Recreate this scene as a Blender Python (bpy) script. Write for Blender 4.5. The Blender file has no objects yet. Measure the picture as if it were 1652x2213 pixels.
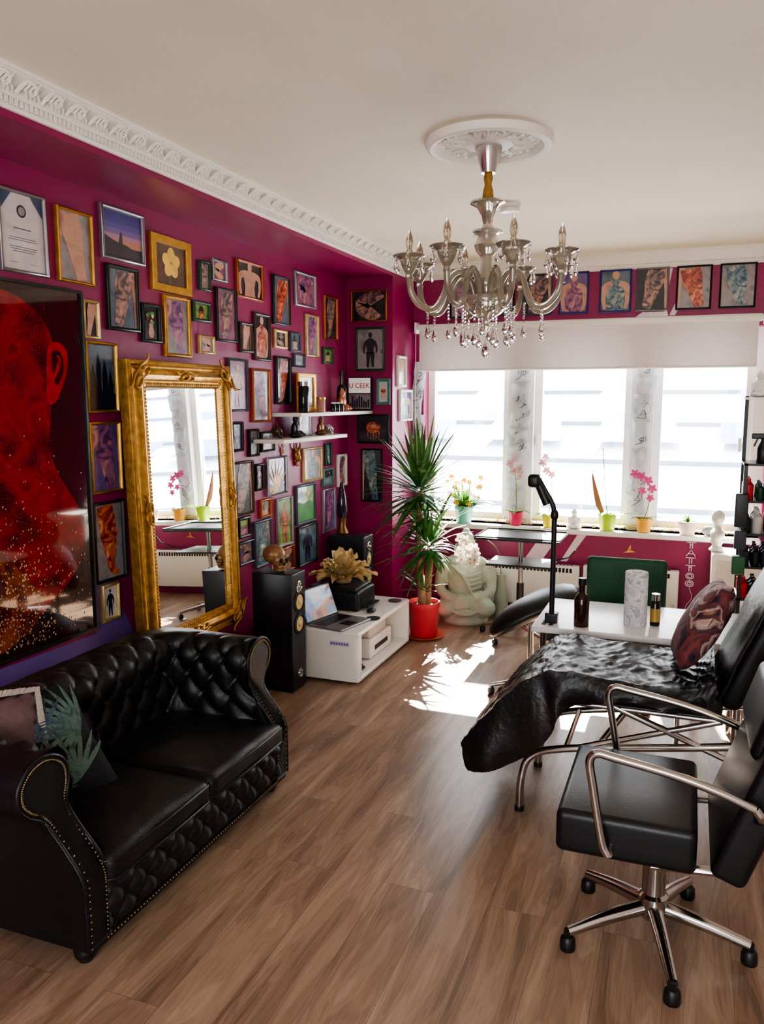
import bpy, bmesh, math, random
from math import sin, cos, pi, radians, sqrt, exp
from mathutils import Vector, Matrix, noise
random.seed(7)
# ------------------------------------------------------------------ helpers
def lin(c):
    o=[]
    for v in c:
        v=v/255.
        o.append(v/12.92 if v<=.04045 else ((v+.055)/1.055)**2.4)
    return (o[0],o[1],o[2],1)
def mul(c,k): return (min(c[0]*k,1),min(c[1]*k,1),min(c[2]*k,1),1)
MATS={}
def mat(name,rgb,rough=.5,metal=0,var=.12,scale=6,bump=0,bscale=80,trans=0,coat=0,em=0,ior=1.45,sss=0,transl=0,spec=None,tcol=None):
    if name in MATS: return MATS[name]
    m=bpy.data.materials.new(name); m.use_nodes=True; nt=m.node_tree; N=nt.nodes; L=nt.links
    b=N['Principled BSDF']; c=lin(rgb)
    tc=N.new('ShaderNodeTexCoord'); nz=N.new('ShaderNodeTexNoise'); nz.inputs['Scale'].default_value=scale; nz.inputs['Detail'].default_value=4
    L.new(tc.outputs['Object'],nz.inputs['Vector'])
    cr=N.new('ShaderNodeValToRGB'); cr.color_ramp.elements[0].position=.3; cr.color_ramp.elements[1].position=.7
    cr.color_ramp.elements[0].color=mul(c,1-var); cr.color_ramp.elements[1].color=mul(c,1+var)
    L.new(nz.outputs['Fac'],cr.inputs['Fac']); L.new(cr.outputs['Color'],b.inputs['Base Color'])
    b.inputs['Roughness'].default_value=rough; b.inputs['Metallic'].default_value=metal
    b.inputs['Transmission Weight'].default_value=trans; b.inputs['Coat Weight'].default_value=coat; b.inputs['IOR'].default_value=ior
    if spec is not None: b.inputs['Specular IOR Level'].default_value=spec
    if em: b.inputs['Emission Color'].default_value=c; b.inputs['Emission Strength'].default_value=em
    if bump:
        n2=N.new('ShaderNodeTexNoise'); n2.inputs['Scale'].default_value=bscale; n2.inputs['Detail'].default_value=3
        L.new(tc.outputs['Object'],n2.inputs['Vector'])
        bp=N.new('ShaderNodeBump'); bp.inputs['Strength'].default_value=bump; bp.inputs['Distance'].default_value=.004
        L.new(n2.outputs['Fac'],bp.inputs['Height']); L.new(bp.outputs['Normal'],b.inputs['Normal'])
    if transl:
        tr=N.new('ShaderNodeBsdfTranslucent'); mx=N.new('ShaderNodeMixShader'); mx.inputs[0].default_value=transl
        if tcol: tr.inputs['Color'].default_value=lin(tcol)
        else: L.new(cr.outputs['Color'],tr.inputs['Color'])
        L.new(b.outputs[0],mx.inputs[1]); L.new(tr.outputs[0],mx.inputs[2])
        L.new(mx.outputs[0],N['Material Output'].inputs['Surface'])
    MATS[name]=m; return m
def ramp_mat(name,cols,scale=8,rough=.45,tex='noise',dist=1.5,coat=.3,stretch=(1,1,1),bump=0):
    if name in MATS: return MATS[name]
    m=bpy.data.materials.new(name); m.use_nodes=True; nt=m.node_tree; N=nt.nodes; L=nt.links
    b=N['Principled BSDF']; tc=N.new('ShaderNodeTexCoord'); mp=N.new('ShaderNodeMapping'); mp.inputs['Scale'].default_value=stretch
    L.new(tc.outputs['Object'],mp.inputs['Vector'])
    if tex=='noise':
        t=N.new('ShaderNodeTexNoise'); t.inputs['Detail'].default_value=5; t.inputs['Distortion'].default_value=dist; o=t.outputs['Fac']
    elif tex=='wave':
        t=N.new('ShaderNodeTexWave'); t.inputs['Distortion'].default_value=dist*4; t.inputs['Detail'].default_value=3; o=t.outputs['Fac']
    else:
        t=N.new('ShaderNodeTexVoronoi'); o=t.outputs['Distance']
    t.inputs['Scale'].default_value=scale; L.new(mp.outputs[0],t.inputs['Vector'])
    cr=N.new('ShaderNodeValToRGB'); e=cr.color_ramp.elements
    n=len(cols); lo,hi=(.32,.68) if tex=='noise' else (0.05,.95)
    e[0].position=lo; e[0].color=lin(cols[0]); e[1].position=hi; e[1].color=lin(cols[-1])
    for i in range(1,n-1):
        q=e.new(lo+(hi-lo)*i/(n-1)); q.color=lin(cols[i])
    L.new(o,cr.inputs['Fac']); L.new(cr.outputs['Color'],b.inputs['Base Color'])
    b.inputs['Roughness'].default_value=rough; b.inputs['Coat Weight'].default_value=coat
    MATS[name]=m; return m

def crv(pts,n=6,closed=False):
    P=[Vector(p) for p in pts]; out=[]; L=len(P)
    rng=range(L) if closed else range(L-1)
    for i in rng:
        if closed: a,b,c,d=P[(i-1)%L],P[i],P[(i+1)%L],P[(i+2)%L]
        else:
            a=P[i-1] if i>0 else P[0]*2-P[1]; b=P[i]; c=P[i+1]; d=P[i+2] if i+2<L else P[-1]*2-P[-2]
        for k in range(n):
            t=k/n
            out.append(.5*((2*b)+(c-a)*t+(2*a-5*b+4*c-d)*t*t+(3*b-a-3*c+d)*t**3))
    if not closed: out.append(P[-1].copy())
    return out

class MB:
    def __init__(s): s.v=[];s.f=[];s.fm=[];s.mats=[];s.M=Matrix.Identity(4)
    def mi(s,m):
        if m not in s.mats: s.mats.append(m)
        return s.mats.index(m)
    def add(s,vs,fs,m):
        o=len(s.v); M=s.M
        for v in vs: s.v.append(tuple(M@Vector(v)))
        k=s.mi(m)
        for f in fs: s.f.append([o+i for i in f]); s.fm.append(k)
    def box(s,x0,x1,y0,y1,z0,z1,m):
        vs=[(x,y,z) for x in(x0,x1) for y in(y0,y1) for z in(z0,z1)]
        s.add(vs,[(0,1,3,2),(4,6,7,5),(0,4,5,1),(2,3,7,6),(0,2,6,4),(1,5,7,3)],m)
    def rbox(s,x0,x1,y0,y1,z0,z1,r,m,inn=4,puff=0,nr=3,fn=None):
        c=Vector(((x0+x1)/2,(y0+y1)/2,(z0+z1)/2)); h=Vector((abs(x1-x0)/2,abs(y1-y0)/2,abs(z1-z0)/2)); r=min(r,min(h)*.999)
        def ax(hh):
            return [-hh+r*i/nr for i in range(nr)]+[-hh+r+(2*(hh-r))*i/inn for i in range(inn+1)]+[hh-r+r*(i+1)/nr for i in range(nr)]
        A=[ax(h[i]) for i in range(3)]
        vs=[];fs=[]
        for a in range(3):
            b,cc=(a+1)%3,(a+2)%3
            for sg in(-1,1):
                o=len(vs); nb=len(A[b]); nc=len(A[cc])
                for u in A[b]:
                    for w in A[cc]:
                        p=Vector((0,0,0)); p[a]=sg*h[a];p[b]=u;p[cc]=w
                        q=Vector([max(-(h[i]-r),min(h[i]-r,p[i])) for i in range(3)])
                        d=p-q; d=d.normalized()*r if d.length>1e-9 else d
                        p=q+d
                        if puff:
                            k=max(0,1-(p.x/h.x)**2)*max(0,1-(p.y/h.y)**2)
                            if p.z>0: p.z+=puff*sqrt(k)
                        p=p+c
                        if fn: p=fn(p)
                        vs.append(p)
                for i in range(nb-1):
                    for j in range(nc-1):
                        q=(o+i*nc+j,o+(i+1)*nc+j,o+(i+1)*nc+j+1,o+i*nc+j+1)
                        fs.append(q if sg>0 else q[::-1])
        s.add(vs,fs,m)
    def lathe(s,prof,m,c=(0,0,0),n=24,wob=0):
        vs=[];fs=[];L=len(prof)
        for i,(r,z) in enumerate(prof):
            for k in range(n):
                a=2*pi*k/n; rr=r*(1+wob*cos(a*8))
                vs.append((c[0]+rr*cos(a),c[1]+rr*sin(a),c[2]+z))
        for i in range(L-1):
            for k in range(n):
                k2=(k+1)%n; fs.append((i*n+k,i*n+k2,(i+1)*n+k2,(i+1)*n+k))
        if prof[0][0]>1e-4: fs.append(tuple(range(n))[::-1])
        if prof[-1][0]>1e-4: fs.append(tuple((L-1)*n+k for k in range(n)))
        s.add(vs,fs,m)
    def tube(s,pts,r,m,n=8,closed=False,cap=True):
        P=[Vector(p) for p in pts]; L=len(P); R=[r]*L if not isinstance(r,(list,tuple)) else r
        if len(R)!=L: R=[R[0]+(R[-1]-R[0])*i/(L-1) for i in range(L)]
        vs=[];fs=[]; T=[]
        for i in range(L):
            if closed: t=P[(i+1)%L]-P[(i-1)%L]
            else: t=P[min(i+1,L-1)]-P[max(i-1,0)]
            T.append(t.normalized())
        up=Vector((0,0,1)) if abs(T[0].z)<.9 else Vector((1,0,0))
        nn=(up-T[0]*up.dot(T[0])).normalized()
        for i in range(L):
            nn=(nn-T[i]*nn.dot(T[i]))
            nn=nn.normalized() if nn.length>1e-6 else Vector((1,0,0))
            b=T[i].cross(nn)
            for k in range(n):
                a=2*pi*k/n; vs.append(P[i]+(nn*cos(a)+b*sin(a))*R[i])
        rng=L if closed else L-1
        for i in range(rng):
            j=(i+1)%L
            for k in range(n):
                k2=(k+1)%n; fs.append((i*n+k,i*n+k2,j*n+k2,j*n+k))
        if cap and not closed: fs.append(tuple(range(n))[::-1]); fs.append(tuple((L-1)*n+k for k in range(n)))
        s.add(vs,fs,m)
    def ell(s,c,r,m,rot=None,n=10):
        if not isinstance(r,(list,tuple)): r=(r,r,r)
        R=rot.to_matrix() if rot else Matrix.Identity(3); c=Vector(c)
        vs=[];fs=[];h=max(4,n//2+1)
        for i in range(h+1):
            t=pi*i/h
            for k in range(n):
                a=2*pi*k/n; vs.append(c+R@Vector((r[0]*sin(t)*cos(a),r[1]*sin(t)*sin(a),r[2]*cos(t))))
        for i in range(h):
            for k in range(n):
                k2=(k+1)%n; fs.append((i*n+k,(i+1)*n+k,(i+1)*n+k2,i*n+k2))
        s.add(vs,fs,m)
    def grid(s,nu,nv,fn,m,mfn=None,flip=False):
        vs=[fn(i/nu,j/nv) for i in range(nu+1) for j in range(nv+1)]
        fs=[]
        for i in range(nu):
            for j in range(nv):
                q=(i*(nv+1)+j,(i+1)*(nv+1)+j,(i+1)*(nv+1)+j+1,i*(nv+1)+j+1)
                fs.append(q[::-1] if flip else q)
        s.add(vs,fs,m)
    def poly(s,pts,m): s.add(pts,[tuple(range(len(pts)))],m)
    def ribbon(s,spine,widths,m,c=0.0,n=5):
        P=crv([(x,y,0) for x,y in spine],n); L=len(P); vs=[];fs=[]
        W=[]
        for i in range(L):
            t=i/(L-1)*(len(widths)-1); k=min(int(t),len(widths)-2); W.append(widths[k]+(widths[k+1]-widths[k])*(t-k))
        for i in range(L):
            t=(P[min(i+1,L-1)]-P[max(i-1,0)]).normalized(); nn=Vector((-t.y,t.x,0))
            vs.append((P[i].x+nn.x*W[i],P[i].y+nn.y*W[i],c)); vs.append((P[i].x-nn.x*W[i],P[i].y-nn.y*W[i],c))
        for i in range(L-1): fs.append((2*i,2*i+1,2*i+3,2*i+2))
        s.add(vs,fs,m)
    def disc(s,cx,cy,rx,ry,m,c=0,n=20,rot=0):
        s.poly([(cx+rx*cos(2*pi*k/n)*cos(rot)-ry*sin(2*pi*k/n)*sin(rot),cy+rx*cos(2*pi*k/n)*sin(rot)+ry*sin(2*pi*k/n)*cos(rot),c) for k in range(n)],m)
    def rectframe(s,w,h,prof,m):
        vs=[];fs=[];L=len(prof)
        for sx,sy in((-1,-1),(1,-1),(1,1),(-1,1)):
            for p,c in prof: vs.append((sx*(w/2-p),sy*(h/2-p),c))
        for k in range(4):
            k2=(k+1)%4
            for i in range(L-1): fs.append((k*L+i,k2*L+i,k2*L+i+1,k*L+i+1))
        s.add(vs,fs,m)
    def leaf(s,base,az,el,length,width,droop,m,n=8,fold=.25):
        p=Vector(base); d=Vector((cos(az)*cos(el),sin(az)*cos(el),sin(el))); vs=[];fs=[]
        side=Vector((-sin(az),cos(az),0))
        for i in range(n+1):
            t=i/n; w=width*min(1,(t*3+.35))*(1-t**2.2)
            up=side.cross(d)
            vs+= [p+side*w+up*(w*fold),p,p-side*w+up*(w*fold)]
            p=p+d*(length/n); d=(d+Vector((0,0,-droop/n))).normalized()
        for i in range(n):
            fs.append((3*i,3*i+1,3*i+4,3*i+3)); fs.append((3*i+1,3*i+2,3*i+5,3*i+4))
        s.add(vs,fs,m)
    def finish(s,name,origin=(0,0,0),ang=38,parent=None,remesh=0,merge=True):
        o=Vector(origin); me=bpy.data.meshes.new(name)
        me.from_pydata([tuple(Vector(v)-o) for v in s.v],[],s.f)
        for m in s.mats: me.materials.append(m)
        me.polygons.foreach_set('material_index',s.fm)
        if merge:
            bm=bmesh.new(); bm.from_mesh(me); bmesh.ops.remove_doubles(bm,verts=bm.verts,dist=2e-5); bm.to_mesh(me); bm.free()
        me.polygons.foreach_set('use_smooth',[True]*len(me.polygons))
        try: me.set_sharp_from_angle(angle=radians(ang))
        except Exception: pass
        me.update()
        ob=bpy.data.objects.new(name,me); bpy.context.scene.collection.objects.link(ob); ob.location=o
        if parent: ob.parent=parent; ob.location=o-parent.location
        if remesh:
            r=ob.modifiers.new('r','REMESH'); r.mode='VOXEL'; r.voxel_size=remesh; r.use_smooth_shade=True
            sm=ob.modifiers.new('s','SMOOTH'); sm.iterations=3; sm.factor=.6
        return ob
def text(name,body,size,mat_,parent,loc,rot,ext=.001,align='CENTER'):
    cu=bpy.data.curves.new(name,'FONT'); cu.body=body; cu.size=size; cu.extrude=ext; cu.align_x=align; cu.materials.append(mat_)
    ob=bpy.data.objects.new(name,cu); bpy.context.scene.collection.objects.link(ob); ob.parent=parent; ob.location=Vector(loc)-parent.location; ob.rotation_euler=rot
    return ob

# ------------------------------------------------------------------ dimensions
XL,YP,XP,YB,ZC=-2.55,5.91,-2.17,6.41,2.765
XR,YF=1.7,-1.6
# ------------------------------------------------------------------ materials
M_wall=mat('magenta_paint',(136,20,80),rough=.4,var=.06,scale=1.5,bump=.15,bscale=140)
M_ceil=mat('ceiling_paint',(236,229,212),rough=.8,var=.07,scale=.9)
M_plaster=mat('plaster_white',(238,234,228),rough=.6,var=.03)
M_white=mat('white_lacquer',(232,229,224),rough=.3,var=.02)
M_pvc=mat('window_pvc',(238,238,238),rough=.35,var=.02)
M_leather=mat('black_leather',(18,18,20),rough=.42,var=.35,scale=5,bump=.3,bscale=160,spec=.5)
M_vinyl=mat('black_vinyl',(16,17,20),rough=.38,var=.2,bump=.15,bscale=200)
M_black=mat('black_plastic',(22,23,25),rough=.4,var=.15)
M_spk=mat('speaker_black_veneer',(26,27,34),rough=.35,var=.2,scale=12)
M_chrome=mat('chrome',(186,182,180),rough=.16,metal=1,var=.03)
M_gold=mat('antique_gold',(186,144,76),rough=.36,metal=.85,var=.3,scale=30,bump=.3,bscale=60)
M_nail=mat('brass_nail',(140,122,92),rough=.35,metal=1)
M_mirror=mat('mirror_glass',(240,242,242),rough=.01,metal=1,var=0)
def wood():
    m=bpy.data.materials.new('oak_laminate'); m.use_nodes=True; nt=m.node_tree; N=nt.nodes; L=nt.links; b=N['Principled BSDF']
    tc=N.new('ShaderNodeTexCoord')
    mp=N.new('ShaderNodeMapping'); mp.inputs['Rotation'].default_value=(0,0,pi/2); L.new(tc.outputs['Object'],mp.inputs['Vector'])
    br=N.new('ShaderNodeTexBrick'); br.offset=.37; br.inputs['Scale'].default_value=1; br.inputs['Brick Width'].default_value=1.25; br.inputs['Row Height'].default_value=.19
    br.inputs['Mortar Size'].default_value=.0008; br.inputs['Mortar Smooth'].default_value=.1; br.inputs['Bias'].default_value=0
    br.inputs['Color1'].default_value=(.0,.0,.0,1); br.inputs['Color2'].default_value=(1,1,1,1); br.inputs['Mortar'].default_value=(.5,.5,.5,1)
    L.new(mp.outputs[0],br.inputs['Vector'])
    m2=N.new('ShaderNodeMapping'); m2.inputs['Scale'].default_value=(8,1.0,1); L.new(tc.outputs['Object'],m2.inputs['Vector'])
    ad=N.new('ShaderNodeVectorMath'); ad.operation='MULTIPLY_ADD'; L.new(br.outputs['Color'],ad.inputs[0]); ad.inputs[1].default_value=(3,7,5); L.new(m2.outputs[0],ad.inputs[2])
    n1=N.new('ShaderNodeTexNoise'); n1.inputs['Scale'].default_value=1.3; n1.inputs['Detail'].default_value=3; n1.inputs['Distortion'].default_value=.8; L.new(ad.outputs[0],n1.inputs['Vector'])
    m3=N.new('ShaderNodeMapping'); m3.inputs['Scale'].default_value=(55,2.0,1); L.new(tc.outputs['Object'],m3.inputs['Vector'])
    n2=N.new('ShaderNodeTexNoise'); n2.inputs['Scale'].default_value=2.5; n2.inputs['Detail'].default_value=4; L.new(m3.outputs[0],n2.inputs['Vector'])
    sn=N.new('ShaderNodeMath'); sn.operation='MULTIPLY'; L.new(n1.outputs['Fac'],sn.inputs[0]); sn.inputs[1].default_value=75
    s2=N.new('ShaderNodeMath'); s2.operation='SINE'; L.new(sn.outputs[0],s2.inputs[0])
    a1=N.new('ShaderNodeMath'); a1.operation='MULTIPLY_ADD'; L.new(s2.outputs[0],a1.inputs[0]); a1.inputs[1].default_value=.045; L.new(n1.outputs['Fac'],a1.inputs[2])
    a2=N.new('ShaderNodeMath'); a2.operation='MULTIPLY_ADD'; L.new(n2.outputs['Fac'],a2.inputs[0]); a2.inputs[1].default_value=.3; L.new(a1.outputs[0],a2.inputs[2])
    cr=N.new('ShaderNodeValToRGB'); e=cr.color_ramp.elements; e[0].position=.42; e[0].color=lin((112,89,72)); e[1].position=.9; e[1].color=lin((176,151,130))
    q=e.new(.65); q.color=lin((149,122,102)); L.new(a2.outputs[0],cr.inputs['Fac'])
    hs=N.new('ShaderNodeHueSaturation'); L.new(cr.outputs[0],hs.inputs['Color'])
    sp=N.new('ShaderNodeMapRange'); L.new(br.outputs['Color'],sp.inputs['Value']); sp.inputs['To Min'].default_value=.96; sp.inputs['To Max'].default_value=1.04; L.new(sp.outputs[0],hs.inputs['Value'])
    mk_=N.new('ShaderNodeMapping'); mk_.inputs['Scale'].default_value=(2.6,1.1,1); L.new(tc.outputs['Object'],mk_.inputs['Vector'])
    vo=N.new('ShaderNodeTexVoronoi'); vo.inputs['Scale'].default_value=1.6; L.new(mk_.outputs[0],vo.inputs['Vector'])
    kr=N.new('ShaderNodeValToRGB'); kr.color_ramp.elements[0].position=.02; kr.color_ramp.elements[0].color=(.5,.5,.5,1); kr.color_ramp.elements[1].position=.13; kr.color_ramp.elements[1].color=(1,1,1,1); L.new(vo.outputs['Distance'],kr.inputs['Fac'])
    km=N.new('ShaderNodeMixRGB'); km.blend_type='MULTIPLY'; km.inputs[0].default_value=.7; L.new(hs.outputs[0],km.inputs[1]); L.new(kr.outputs[0],km.inputs[2])
    mx=N.new('ShaderNodeMixRGB'); L.new(br.outputs['Fac'],mx.inputs[0]); L.new(km.outputs[0],mx.inputs[1]); mx.inputs[2].default_value=lin((104,82,66)); L.new(mx.outputs[0],b.inputs['Base Color'])
    b.inputs['Roughness'].default_value=.34
    bp=N.new('ShaderNodeBump'); bp.inputs['Strength'].default_value=.08; bp.inputs['Distance'].default_value=.002; L.new(a2.outputs[0],bp.inputs['Height']); L.new(bp.outputs[0],b.inputs['Normal'])
    return m
M_floorm=wood()
# ------------------------------------------------------------------ room shell
def simple(name,boxes,m,origin=(0,0,0)):
    b=MB()
    for q in boxes: b.box(*q,m)
    return b.finish(name,origin,merge=False)
simple('floor',[(XL-.2,XR+.2,YF-.2,YB+.25,-.1,0)],M_floorm)
simple('ceiling',[(XL-.2,XR+.2,YF-.2,YB+.25,ZC,ZC+.1)],M_ceil)
simple('wall_left',[(XL-.2,XL,YF-.2,YB+.25,0,ZC)],M_wall)
simple('wall_right',[(XR,XR+.2,YF-.2,YB+.25,0,ZC)],mat('right_wall_paint',(222,212,204),rough=.7))
simple('wall_pier',[(XL,XP,YP,YB,0,ZC)],M_wall)
simple('ceiling_beam',[(XL,XP,YF,YP,2.625,ZC)],M_wall)
wx0,wx1,wz0,wz1=-2.08,.50,.70,2.22
simple('wall_back',[(XL-.2,wx0,YB,YB+.25,0,ZC),(wx1,XR+.2,YB,YB+.25,0,ZC),(wx0,wx1,YB,YB+.25,0,wz0),(wx0,wx1,YB,YB+.25,wz1,ZC)],M_wall)
simple('wall_front',[(XL-.2,-1.3,YF-.2,YF,0,ZC),(1.0,XR+.2,YF-.2,YF,0,ZC),(-1.3,1.0,YF-.2,YF,0,.8),(-1.3,1.0,YF-.2,YF,2.3,ZC)],M_ceil)  # unseen opening behind the camera, added to let in sky fill
simple('baseboard_left',[(XL,XL+.014,YF,YP,0,.07)],M_white)
simple('baseboard_back',[(XP,XR,YB-.014,YB,0,.06)],M_wall)
Yg=YB+.17
b=MB()
def wframe(x0,x1,z0,z1,w=.045,d=.06):
    b.box(x0,x0+w,Yg-d/2,Yg+d/2,z0,z1,M_pvc); b.box(x1-w,x1,Yg-d/2,Yg+d/2,z0,z1,M_pvc)
    b.box(x0+w,x1-w,Yg-d/2,Yg+d/2,z0,z0+w,M_pvc); b.box(x0+w,x1-w,Yg-d/2,Yg+d/2,z1-w,z1,M_pvc)
M_glass=bpy.data.materials.new('pane_glass'); M_glass.use_nodes=True
nt=M_glass.node_tree; nt.nodes.remove(nt.nodes['Principled BSDF'])
t_=nt.nodes.new('ShaderNodeBsdfTransparent'); g_=nt.nodes.new('ShaderNodeBsdfGlossy'); g_.inputs['Roughness'].default_value=.02; x_=nt.nodes.new('ShaderNodeMixShader'); x_.inputs[0].default_value=.05
nt.links.new(t_.outputs[0],x_.inputs[1]); nt.links.new(g_.outputs[0],x_.inputs[2]); nt.links.new(x_.outputs[0],nt.nodes['Material Output'].inputs['Surface'])
for x0,x1 in [(-2.08,-1.385),(-1.185,-.44),(-.28,.41)]:
    wframe(x0,x1,wz0+.02,wz1,.055,.07)
    b.box(x0+.055,x1-.055,Yg-.003,Yg+.003,wz0+.07,wz1-.055,M_glass)
b.box(.41,.50,Yg-.05,Yg+.05,wz0,wz1,M_pvc)
for hx in(-1.16,.33): b.box(hx-.012,hx+.012,Yg-.06,Yg-.035,1.32,1.42,M_white)
b.finish('window_1',(0,Yg,wz0),merge=False)
b=MB()
for x0,x1 in((-1.385,-1.185),(-.44,-.28)):
    b.box(x0,x1,YB+.06,Yg+.04,wz0,wz1,M_pvc)
b.finish('window_post',(0,YB,wz0),merge=False)
M_ink=mat('ink_grey',(66,70,82),rough=.7)
M_sheet=mat('stencil_sheet',(206,209,213),rough=.3,var=.14,scale=14,transl=.3)
b=MB()
for x0,x1 in((-1.385,-1.185),(-.44,-.28),(-2.16,-2.07)):
    z=wz0+.12
    while z<1.93:
        hh=random.uniform(.14,.26); cx=(x0+x1)/2+random.uniform(-.03,.03); w=(x1-x0)*.42 if x0>-2 else .05
        y=YB+.042 if x0>-2.1 else YB-.012
        a=random.uniform(-.2,.2)
        b.M=Matrix.Translation((cx,y-random.uniform(0,.010),z+hh/2))@Matrix.Rotation(a,4,'Y')@Matrix.Rotation(pi/2,4,'X')
        b.grid(8,8,lambda u,v:((u-.5)*2*w,(v-.5)*hh,.026*noise.noise((u*3+z*9,v*3,cx*5))+.006),M_sheet)
        if random.random()<.85:
            for _ in range(3):
                px,py=random.uniform(-.5,.5)*w,random.uniform(-.3,.3)*hh; r=random.uniform(.01,.04)
                b.tube(crv([(px,py,.022),(px+r,py+r*random.uniform(-1,2),.022),(px+r*random.uniform(0,1.6),py-r*.6,.022),(px-r*.7,py-r*random.uniform(.3,1.4),.022)],4),random.uniform(.001,.0024),M_ink,4)
        z+=hh*random.uniform(.75,1.05)
b.M=Matrix.Identity(4)
b.finish('tattoo_stencil_sheet_collection',(0,YB,1))
b=MB(); b.rbox(-2.14,.50,YB-.09,Yg-.03,.66,.70,.012,M_white,inn=2); sill=b.finish('window_sill',(0,YB,.66))
M_straw=mat('straw',(196,170,70),rough=.9,var=.3,scale=40)
b=MB()
for i in range(620):
    x=random.uniform(-1.95,.3); y=YB+random.uniform(.03,.09); z=.703+random.uniform(0,.04)
    if random.random()<.45 and -1.5>x: continue
    a=random.uniform(0,2*pi); l=random.uniform(.03,.06)
    b.tube([(x,y,z),(x+l*.5*cos(a),y+.02*sin(a),z+.012),(x+l*cos(a),y+.03*sin(a),z)],.0018,M_straw,3)
b.finish('straw_garland',(0,YB,.70),merge=False)
M_blind=mat('blind_fabric',(196,186,182),rough=.85,var=.02,scale=3,transl=.10)
b=MB()
b.rbox(-2.12,.43,YB-.075,YB-.02,2.245,2.30,.02,M_white,inn=2)
b.grid(40,6,lambda u,v:(-2.10+2.50*u,YB-.06+.004*sin(u*17)*(1-v),1.935+.32*v),M_blind)
b.tube([(-2.10,YB-.06,1.935),(.40,YB-.06,1.935)],.009,M_white,8)
b.box(-2.135,-2.12,YB-.085,YB,2.23,2.315,M_pvc); b.box(.43,.445,YB-.085,YB,2.23,2.315,M_pvc)
b.tube([(-2.128,YB-.07,2.26),(-2.128,YB-.07,1.3)],.0022,M_white,4)
b.finish('roller_blind',(0,YB,2.3))
# ------------------------------------------------------------------ cornice
def cornice(b,p0,d,nrm,length,ornate=True):
    p0=Vector(p0);d=Vector(d);nrm=Vector(nrm)
    prof=[(0,-.115),(.012,-.115),(.018,-.105),(.018,-.085),(.03,-.08),(.034,-.06),(.05,-.035),(.066,-.02),(.07,-.012),(.078,-.012),(.078,0)]
    def fn(u,v):
        k=v*(len(prof)-1); i=min(int(k),len(prof)-2); f=k-i
        a=prof[i][0]*(1-f)+prof[i+1][0]*f; z=prof[i][1]*(1-f)+prof[i+1][1]*f
        return p0+d*(length*u)+nrm*a+Vector((0,0,z))
    b.grid(1,len(prof)-1,fn,M_plaster)
    n=int(length/.022)
    for i in range(n):
        c=p0+d*(length*(i+.5)/n)+nrm*.024+Vector((0,0,-.094))
        e=d*.006; g=nrm*.008; h=Vector((0,0,.0105))
        vs=[c+sx*e+sy*g+sz*h for sx in(-1,1) for sy in(-1,1) for sz in(-1,1)]
        b.add(vs,[(0,1,3,2),(4,6,7,5),(0,4,5,1),(2,3,7,6),(0,2,6,4),(1,5,7,3)],M_plaster)
    if ornate:
        m=.115; n=int(length/m)
        for i in range(n):
            c=p0+d*(m*(i+.5))+nrm*.05+Vector((0,0,-.048))
            def loc(a,h,o): return c+d*a+Vector((0,0,h))+nrm*(o+h*.55)
            b.tube(crv([loc(-.05,-.02,0),loc(-.03,.012,.008),loc(0,.018,.014),loc(.02,0,.016),loc(.008,-.014,.016),loc(-.006,-.004,.016)],4),[.008,.005],M_plaster,5)
            for q in range(4):
                t=-.04+q*.018
                b.tube([loc(t,-.006,.006),loc(t+.008,.012,.014),loc(t+.018,.026,.010)],[.0075,.0025],M_plaster,4)
                b.tube([loc(t+.02,-.004,.006),loc(t+.03,-.016,.010),loc(t+.036,-.026,.006)],[.0065,.0025],M_plaster,4)
b=MB(); cornice(b,(XP,YF,ZC),(0,1,0),(1,0,0),YB-YF); b.finish('trim_1',(XP,0,ZC),merge=False)
b=MB(); cornice(b,(XP,YB,ZC),(1,0,0),(0,-1,0),XR-XP,False); b.finish('trim_2',(0,YB,ZC),merge=False)
# ceiling medallion
mc=Vector((-.848,3.465,ZC))
b=MB()
b.lathe([(.262,0),(.265,-.016),(.258,-.030),(.245,-.036),(.228,-.032),(.218,-.018),(.212,-.006),(.205,-.010),(.198,-.004),(.12,-.004),(.105,-.016),(.095,-.024),(.06,-.026),(.0,-.028)],M_plaster,mc,64)
for k in range(12):
    a=2*pi*k/12
    def pl(r,da,z=-.014): return (mc.x+r*cos(a+da),mc.y+r*sin(a+da),mc.z+z)
    b.tube(crv([pl(.10,0),pl(.13,.10),pl(.165,.10),pl(.185,-.02),pl(.17,-.12),pl(.15,-.07),pl(.16,-.02)],5),[.010,.006],M_plaster,6)
    b.tube(crv([pl(.11,.12),pl(.15,.2),pl(.188,.2)],4),[.012,.004],M_plaster,6)
    b.tube(crv([pl(.14,.03),pl(.15,-.10),pl(.185,-.2)],4),[.008,.004],M_plaster,6)
    b.ell(pl(.19,.26,-.014),(.012,.012,.008),M_plaster,n=6)
b.finish('ceiling_medallion',mc)
b=MB(); b.lathe([(.06,0),(.06,-.018),(.045,-.022),(.045,-.030),(.058,-.034),(.056,-.044),(.03,-.05),(0,-.05)],M_white,(-1.0,4.60,ZC),28); b.finish('smoke_detector',(-1.0,4.60,ZC))
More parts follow.
